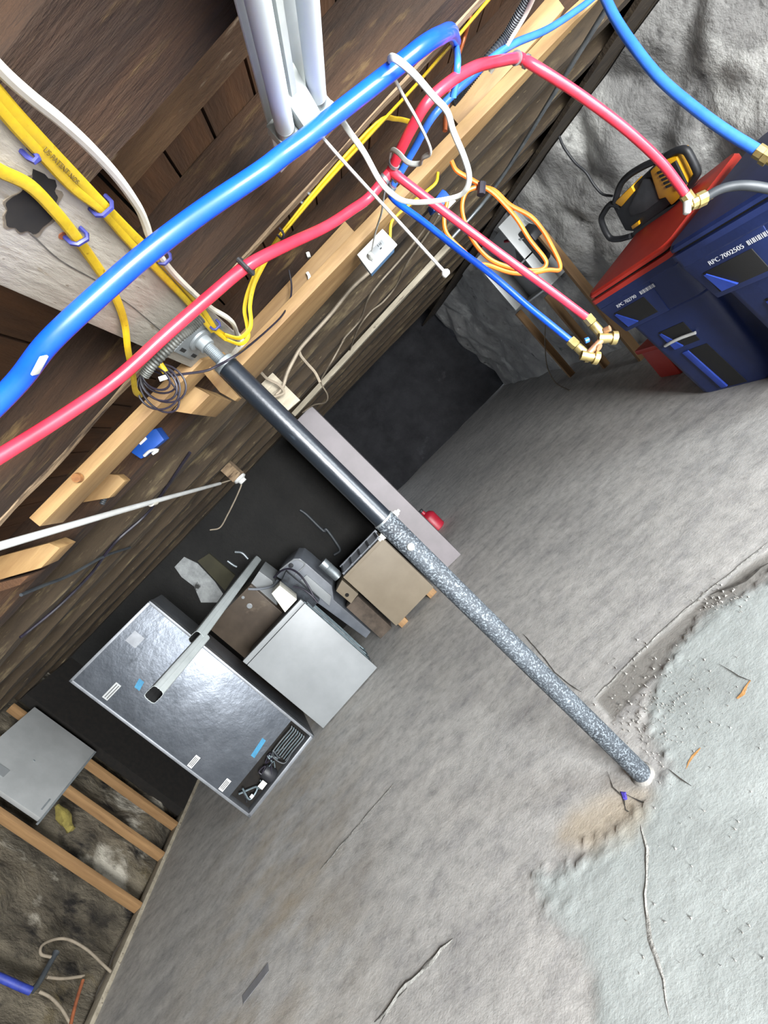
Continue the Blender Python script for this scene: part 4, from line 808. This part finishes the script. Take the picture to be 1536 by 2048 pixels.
# --- wall patches, pipes and glints at the partition
f = [Py(*p, 5.372) for p in [(349, 1134), (368, 1114), (395, 1127), (430, 1164), (446, 1188), (434, 1205), (402, 1205), (388, 1173), (363, 1154)]]
M('efflorescence', '6f7272', .95, 0, 'a3a6a5', 5, 8, .3, .62, .5, 20, (1, 1, 1), ('3a3a38', 7, .6, .68))
MB().loft([f, [p+Vector((0, .01, 0)) for p in f]]).build('plaster_patch', 'efflorescence', wp)
M('olive_board', '2c2a1c', .8, 0, '3a3724', 4)
f = [Py(*p, 5.35) for p in [(395, 1122), (418, 1107), (470, 1151), (450, 1182)]]; MB().loft([f, [p+Vector((0, .025, 0)) for p in f]]).build('leaning_board', 'olive_board', label='dark olive board against the block wall, above the downspout', cat='board')
tube_thing('wall_pipe', path('y', 5.365, [(600, 1020), (614, 1030), (647, 1062), (652, 1058), (672, 1085), (680, 1101), (668, 1110)], 4), .018, 'grey_hose', 'thin dark pipe run on the block wall left of the cabinet', 'pipe')
tube_thing('chrome_pipe', path('y', 5.365, [(470, 1104), (484, 1106), (496, 1118)], 4), .016, 'galv', 'short shiny pipe on the block wall, upper one', 'pipe')
tube_thing('chrome_pipe', path('y', 5.365, [(455, 1122), (466, 1130), (474, 1134)], 4), .016, 'galv', 'short shiny pipe on the block wall, lower one', 'pipe')

# ================================================================== RIGHT SIDE
# --- studs on the right wall
for p0, p1, X in (((1095, 480), (1278, 724), 2.70), ((1105, 586), (1207, 738), 2.74), ((1064, 617), (1150, 745), 2.74)):
    b = Pz(*p1); y = b.y; zt = 1.65 if p0[0] == 1095 else 1.12 if p0[0] == 1105 else 1.16
    MB().box((X, y-.022, 0), (X+.09, y+.022, zt)).build('stud', 'pine_v', wr, bevel=.003)
MB().tube(spline([Px(1091, 640, 2.74), Px(1090, 690, 2.74), Px(1095, 735, 2.70), Pz(1112, 766, .02), Pz(1140, 781, .008)], 5), .008, 6).build('fallen_wire', 'beige_wire', label='pale wire hanging to the floor by the right studs', cat='wire', smooth=True)
# --- open tool cabinet on the right wall
tb = thing('open_tool_cabinet', Px(1055, 600, 2.80), 'open grey metal cabinet full of tools on the rock wall', 'cabinet')
Y0, Y1, Z0, Z1 = 5.02, 5.98, 1.20, 2.02
MB().box((2.86, Y0, Z0), (2.885, Y1, Z1)).build('back', 'white_enamel', tb)
for lo, hi in (((2.62, Y0, Z0), (2.885, Y1, Z0+.02)), ((2.62, Y1-.02, Z0+.02), (2.86, Y1, Z1)), ((2.62, Y0, Z0+.02), (2.86, Y0+.02, Z1)), ((2.62, Y0, 1.58), (2.86, Y0+.4, 1.60))): MB().box(lo, hi).build('panel', 'panel_grey', tb, bevel=.002)
def intool(name, mat, px_a, X, mk, label, cat):
    c = Px(*px_a, X); return mk(c).build(name, mat, smooth=True, label=label, cat=cat)
drl = thing('power_drill', Px(1050, 530, 2.75), 'black drill with a red cap inside the open tool cabinet', 'drill')
f = [Px(*p, 2.72) for p in [(1026, 478), (1042, 462), (1060, 468), (1074, 486), (1088, 510), (1084, 540), (1062, 550), (1046, 530), (1032, 520)]]; MB().loft([f, [p+Vector((.12, 0, 0)) for p in f]]).build('body', 'tool_black', drl, bevel=.02)
MB().lathe(Px(1054, 505, 2.72), (-1, 0, -.2), [(0, .045), (.04, .045), (.05, .03)], 16).build('red_cap', 'can_red', drl, smooth=True)
MB().lathe(Px(1064, 522, 2.72), (-1, 0, -.2), [(0, .04), (.03, .04), (.04, .02)], 14).build('green_cap', 'green_plastic', drl, smooth=True)
sd = thing('screwdriver', Px(1020, 482, 2.7), 'screwdriver with dark red handle in the open tool cabinet', 'screwdriver')
MB().tube([Px(1010, 483, 2.7), Px(1030, 480, 2.7)], .016, 10).build('handle', 'can_red', sd, smooth=True); MB().tube([Px(1030, 480, 2.7), Px(1046, 477, 2.7)], .006, 8).build('shaft', 'galv', sd, smooth=True)
for (pa, pb2, pc2, pd), lb_ in ((((1003, 452), (1010, 448), (1030, 478), (1022, 480)), 'white envelope leaning in the open tool cabinet'), (((1028, 460), (1050, 440), (1085, 465), (1078, 480)), 'grey card on the edge of the tool cabinet'), (((1085, 545), (1100, 535), (1112, 555), (1098, 562)), 'white carton at the bottom of the tool cabinet')):
    f = [Px(*p, 2.847) for p in (pa, pb2, pc2, pd)]; MB().loft([f, [p+Vector((.012, 0, 0)) for p in f]]).build('paper_item', 'paper' if 'white' in lb_ else 'panel_grey', label=lb_, cat='paper')
# --- red crate behind the first bin
f = [Py(*p, 3.75) for p in [(1293, 692), (1310, 760), (1345, 775), (1400, 770), (1400, 690)]]
f = [Vector((p.x, p.y, max(p.z, .0))) for p in f]
cr = thing('red_crate', (f[1].x, 3.9, 0), 'red plastic crate on the floor behind the red-lidded bin', 'crate')
MB().box((2.33, 3.74, 0), (2.62, 4.0, .30)).build('body', 'lid_red', cr, bevel=.02); MB().box((2.31, 3.72, .30), (2.64, 4.02, .345)).build('rim', 'lid_red', cr, bevel=.01)
# --- roll-out bins
def rrect(c, u, d, w_, dp, z, r, k=5):
    pts = []
    for sx, sy, a0 in ((1, 1, 0), (-1, 1, 90), (-1, -1, 180), (1, -1, 270)):
        for j in range(k+1):
            a = R(a0+90*j/k); pts.append(c+u*(sx*(w_/2-r)+r*math.cos(a))+d*(sy*(dp/2-r)+r*math.sin(a))+Vector((0, 0, z)))
    return pts
def cart(P0, u, lidmat, label, serial, redlid):
    """P0: top left end of the front rim; u: along the front to the right as seen; d: into the cart"""
    d = Vector((-u.y, u.x, 0)); 
    if d.x < 0: d = -d
    W_, D_ = .70, .78; top = 1.03; c0 = P0+u*(W_/2)+d*(D_/2); c0.z = 0
    t = thing('wheeled_bin', c0, label, 'bin')
    rings = []
    for z, wk, dk in ((.0, .50, .56), (.02, .52, .58), (.5, .58, .64), (.72, .61, .67), (.745, .655, .72), (top-.05, .68, .76)):
        rings.append(rrect(c0+d*((D_-dk)/2-.0-(D_-dk)*.28), u, d, wk, dk, z, .07))
    MB().loft(rings).build('body', 'bin_blue', t, smooth=True)
    MB().loft([rrect(c0, u, d, W_-.02, D_-.02, top-.055, .05), rrect(c0, u, d, W_, D_, top-.045, .05), rrect(c0, u, d, W_, D_, top, .05)]).build('rim', 'bin_blue', t, smooth=True)
    zl = top+.002; sl = .10
    def lr(k, z, s): return [p+Vector((0, 0, s*((p-c0).dot(d)/D_+.5))) for p in rrect(c0, u, d, W_*k, D_*k, z, .06)]
    lid = MB().loft([lr(1.02, zl, .015), lr(1.02, zl+.03, .03), lr(.98, zl+.033, .03)]).build('lid', lidmat, t, smooth=True)
    MB().loft([lr(.965, zl+.028, .03), lr(.965, zl+.052, .05)]).build('lid_groove', 'dark_slot', lid, smooth=True)
    MB().loft([lr(1.0, zl+.046, .05), lr(1.0, zl+.064, .06), lr(.97, zl+.078, .065), lr(.6, zl+.084, .065)]).build('lid_crown', lidmat, lid, smooth=True)
    # moulded front: shoulder bulge, hand pockets and lower channel painted as shade, ramps as lit, grab bar
    fr = lambda a, z, off=0: c0-d*(D_/2)+u*(a-W_/2)+Vector((0, 0, z))+d*off
    def bo(z): return .036-(z-.735)*.112 if z > .735 else .079+(.72-z)*.1 if z > .5 else .101+(.5-z)*.09
    f0 = [fr(.05, .735, .036), fr(.42, .735, .036), fr(.46, .985, .008), fr(.02, .985, .008)]
    MB().loft([f0, [p+d*.04 for p in f0]]).build('front_shoulder', 'bin_blue', t, bevel=.010)
    def pocket(a, z, w_, h_):
        e = .004; q = [fr(a, z, bo(z)-e), fr(a+w_, z, bo(z)-e), fr(a+w_, z+h_, bo(z+h_)-e), fr(a, z+h_, bo(z+h_)-e)]
        pk_ = MB().loft([q, [p+d*.03 for p in q]]).build('hand_pocket', 'dark_slot', t, bevel=.004)  # dark plate on the face, shade of the recess painted in
        zt, zb = z+h_*.92, z+.006; r_ = [fr(a+.004, zt, bo(zt)-.009), fr(a+.018, zt, bo(zt)-.009), fr(a+w_*.42, zb, bo(zb)-.016), fr(a+w_*.10, zb, bo(zb)-.018)]
        MB().loft([r_, [p+d*.02 for p in r_]]).build('pocket_ramp', 'bin_blue_lit', pk_)  # same plastic in a lighter blue, coloured as if lit
    pocket(.09, .765, .27, .14)
    pocket(.20, .44, .20, .17)
    MB().tube(spline([fr(.18, .50, .088), fr(.25, .512, .078), fr(.33, .515, .078), fr(.42, .505, .09)], 5), .011, 10).build('grab_bar', 'white_plastic', t, smooth=True)
    q = [fr(.29, .02, bo(.02)-.004), fr(.45, .02, bo(.02)-.004), fr(.42, .40, bo(.40)-.004), fr(.26, .40, bo(.40)-.004)]; MB().loft([q, [p+d*.03 for p in q]]).build('lower_channel', 'dark_slot', t, bevel=.006)  # dark plate paints the shade of the channel
    r_ = [fr(.28, .03, bo(.03)-.018), fr(.325, .03, bo(.03)-.018), fr(.285, .40, bo(.4)-.012), fr(.235, .40, bo(.4)-.012)]; MB().loft([r_, [p+d*.03 for p in r_]]).build('channel_rib', 'bin_blue_lit', t, bevel=.006)  # rib coloured as if lit
    for s in (-1, 1): MB().lathe(c0+u*(s*.30)+d*.33+Vector((0, 0, .11)), u*s, [(-.025, .09), (-.02, .11), (.02, .11), (.025, .09)], 22).build('wheel', 'tool_black', t, smooth=True)
    text_mesh(serial, .034, fr(.15, .925, .0125), u, (0, 0, 1), 'bin_text', 'serial_lettering', t)
    bx_ = fr(.36, .925, .0115); bc_ = MB()
    for k in range(14): bc_.obox(bx_+u*(k*.0085), u*(.003+.003*(k % 3 == 0)), d*.001, Vector((0, 0, .024)))
    bc_.build('barcode', 'bin_text', t, kind='stuff')
    return t
cart(Vector((1.862, 3.285, 0)), Vector((.19, -.98, 0)).normalized(), 'lid_red', 'blue wheeled bin with a red lid, farther along the wall', 'RPC 702790', True)
cart(Vector((1.862, 2.475, 0)), Vector((.10, -.995, 0)).normalized(), 'lid_blue', 'dark blue wheeled bin with a matching blue lid, cut by the frame', 'RPC 7002505', False)
# --- yellow and black caged tool on the red lid
XT = 2.48
to = thing('jobsite_radio', Px(1300, 450, XT+.05), 'yellow and black jobsite radio in a roll cage, on the bin lids', 'radio')
def slab(pix, X, dep, name, mat, parent=to, bev=.006): f = [Px(*p, X) for p in pix]; return MB().loft([f, [p+Vector((dep, 0, 0)) for p in f]]).build(name, mat, parent, bevel=bev)
slab([(1226, 416), (1262, 376), (1298, 342), (1318, 352), (1346, 404), (1330, 418), (1272, 464), (1250, 462)], XT, .12, 'body', 'tool_black', bev=.012)
slab([(1299, 343), (1322, 322), (1352, 314), (1376, 366), (1373, 384), (1342, 412), (1330, 396), (1317, 400), (1306, 366)], XT-.02, .10, 'yellow_shell', 'tool_yellow', bev=.012)
slab([(1228, 406), (1262, 373), (1268, 384), (1242, 414)], XT-.015, .1, 'yellow_corner', 'tool_yellow', bev=.006)
slab([(1338, 331), (1350, 323), (1373, 370), (1352, 381)], XT-.03, .03, 'display', 'dark_slot', bev=.004)
sp = slab([(1266, 398), (1284, 360), (1300, 358), (1312, 378), (1318, 402), (1290, 424), (1262, 434), (1255, 420)], XT-.012, .03, 'speaker', 'tool_grey', bev=.01)
for k in range(5): slab([(1313+k*4.2, 345+k*7), (1325+k*4.2, 340+k*7), (1327+k*4.2, 344+k*7), (1315+k*4.2, 349+k*7)], XT-.026, .01, 'vent_rib', 'tool_black', bev=.001)
slab([(1262, 453), (1276, 443), (1278, 450), (1265, 459)], XT-.016, .02, 'badge', 'tool_yellow', bev=.002)
slab([(1266, 464), (1330, 418), (1350, 408), (1368, 392), (1362, 400), (1275, 476), (1255, 476)], XT, .13, 'base', 'tool_black', bev=.006)
for pix in ([(1262, 472), (1238, 478), (1218, 474), (1203, 442), (1208, 425), (1222, 408), (1240, 412)], [(1230, 404), (1240, 372), (1256, 352), (1284, 334), (1310, 322), (1330, 312)], [(1326, 316), (1352, 302), (1370, 300), (1380, 312), (1394, 342), (1392, 352), (1374, 378), (1366, 390)]):
    for dx in (0, .11): MB().tube(spline([Px(*p, XT+dx) for p in pix], 5), .021, 10).build('cage_bar', 'tool_black', to, smooth=True)
tube_thing('antenna_cord', path('x', 2.62, [(1118, 272), (1128, 295), (1150, 325), (1172, 345), (1188, 370), (1205, 388), (1225, 392)], 5), .009, 'tool_black', 'black cord running down the rock wall to the radio', 'cord')

# ------------------------------------------------------------------ group phrases for repeated kinds
GROUPS = dict(yellow_cable='yellow cables under the joists', old_wire='old brown wires among the far joists', old_cable='pale cables among the far joists', junction_box='blue junction boxes', wheeled_bin='wheeled bins along the rock wall',
              blocking='loose pine blocks under the joists', flat_board='planks nailed flat under the joists', joist_block='two-by-fours on the long plank', white_tube='pale tubes on the stone wall', chrome_pipe='shiny pipes on the block wall',
              paper_item='papers in the tool cabinet', flexible_conduit='ribbed conduits', paper_scrap='pale scraps on the joists')
for o_ in bpy.data.objects:
    k_ = o_.name.split('.')[0]
    if o_.parent is None and k_ in GROUPS and 'category' in o_: o_['group'] = GROUPS[k_]
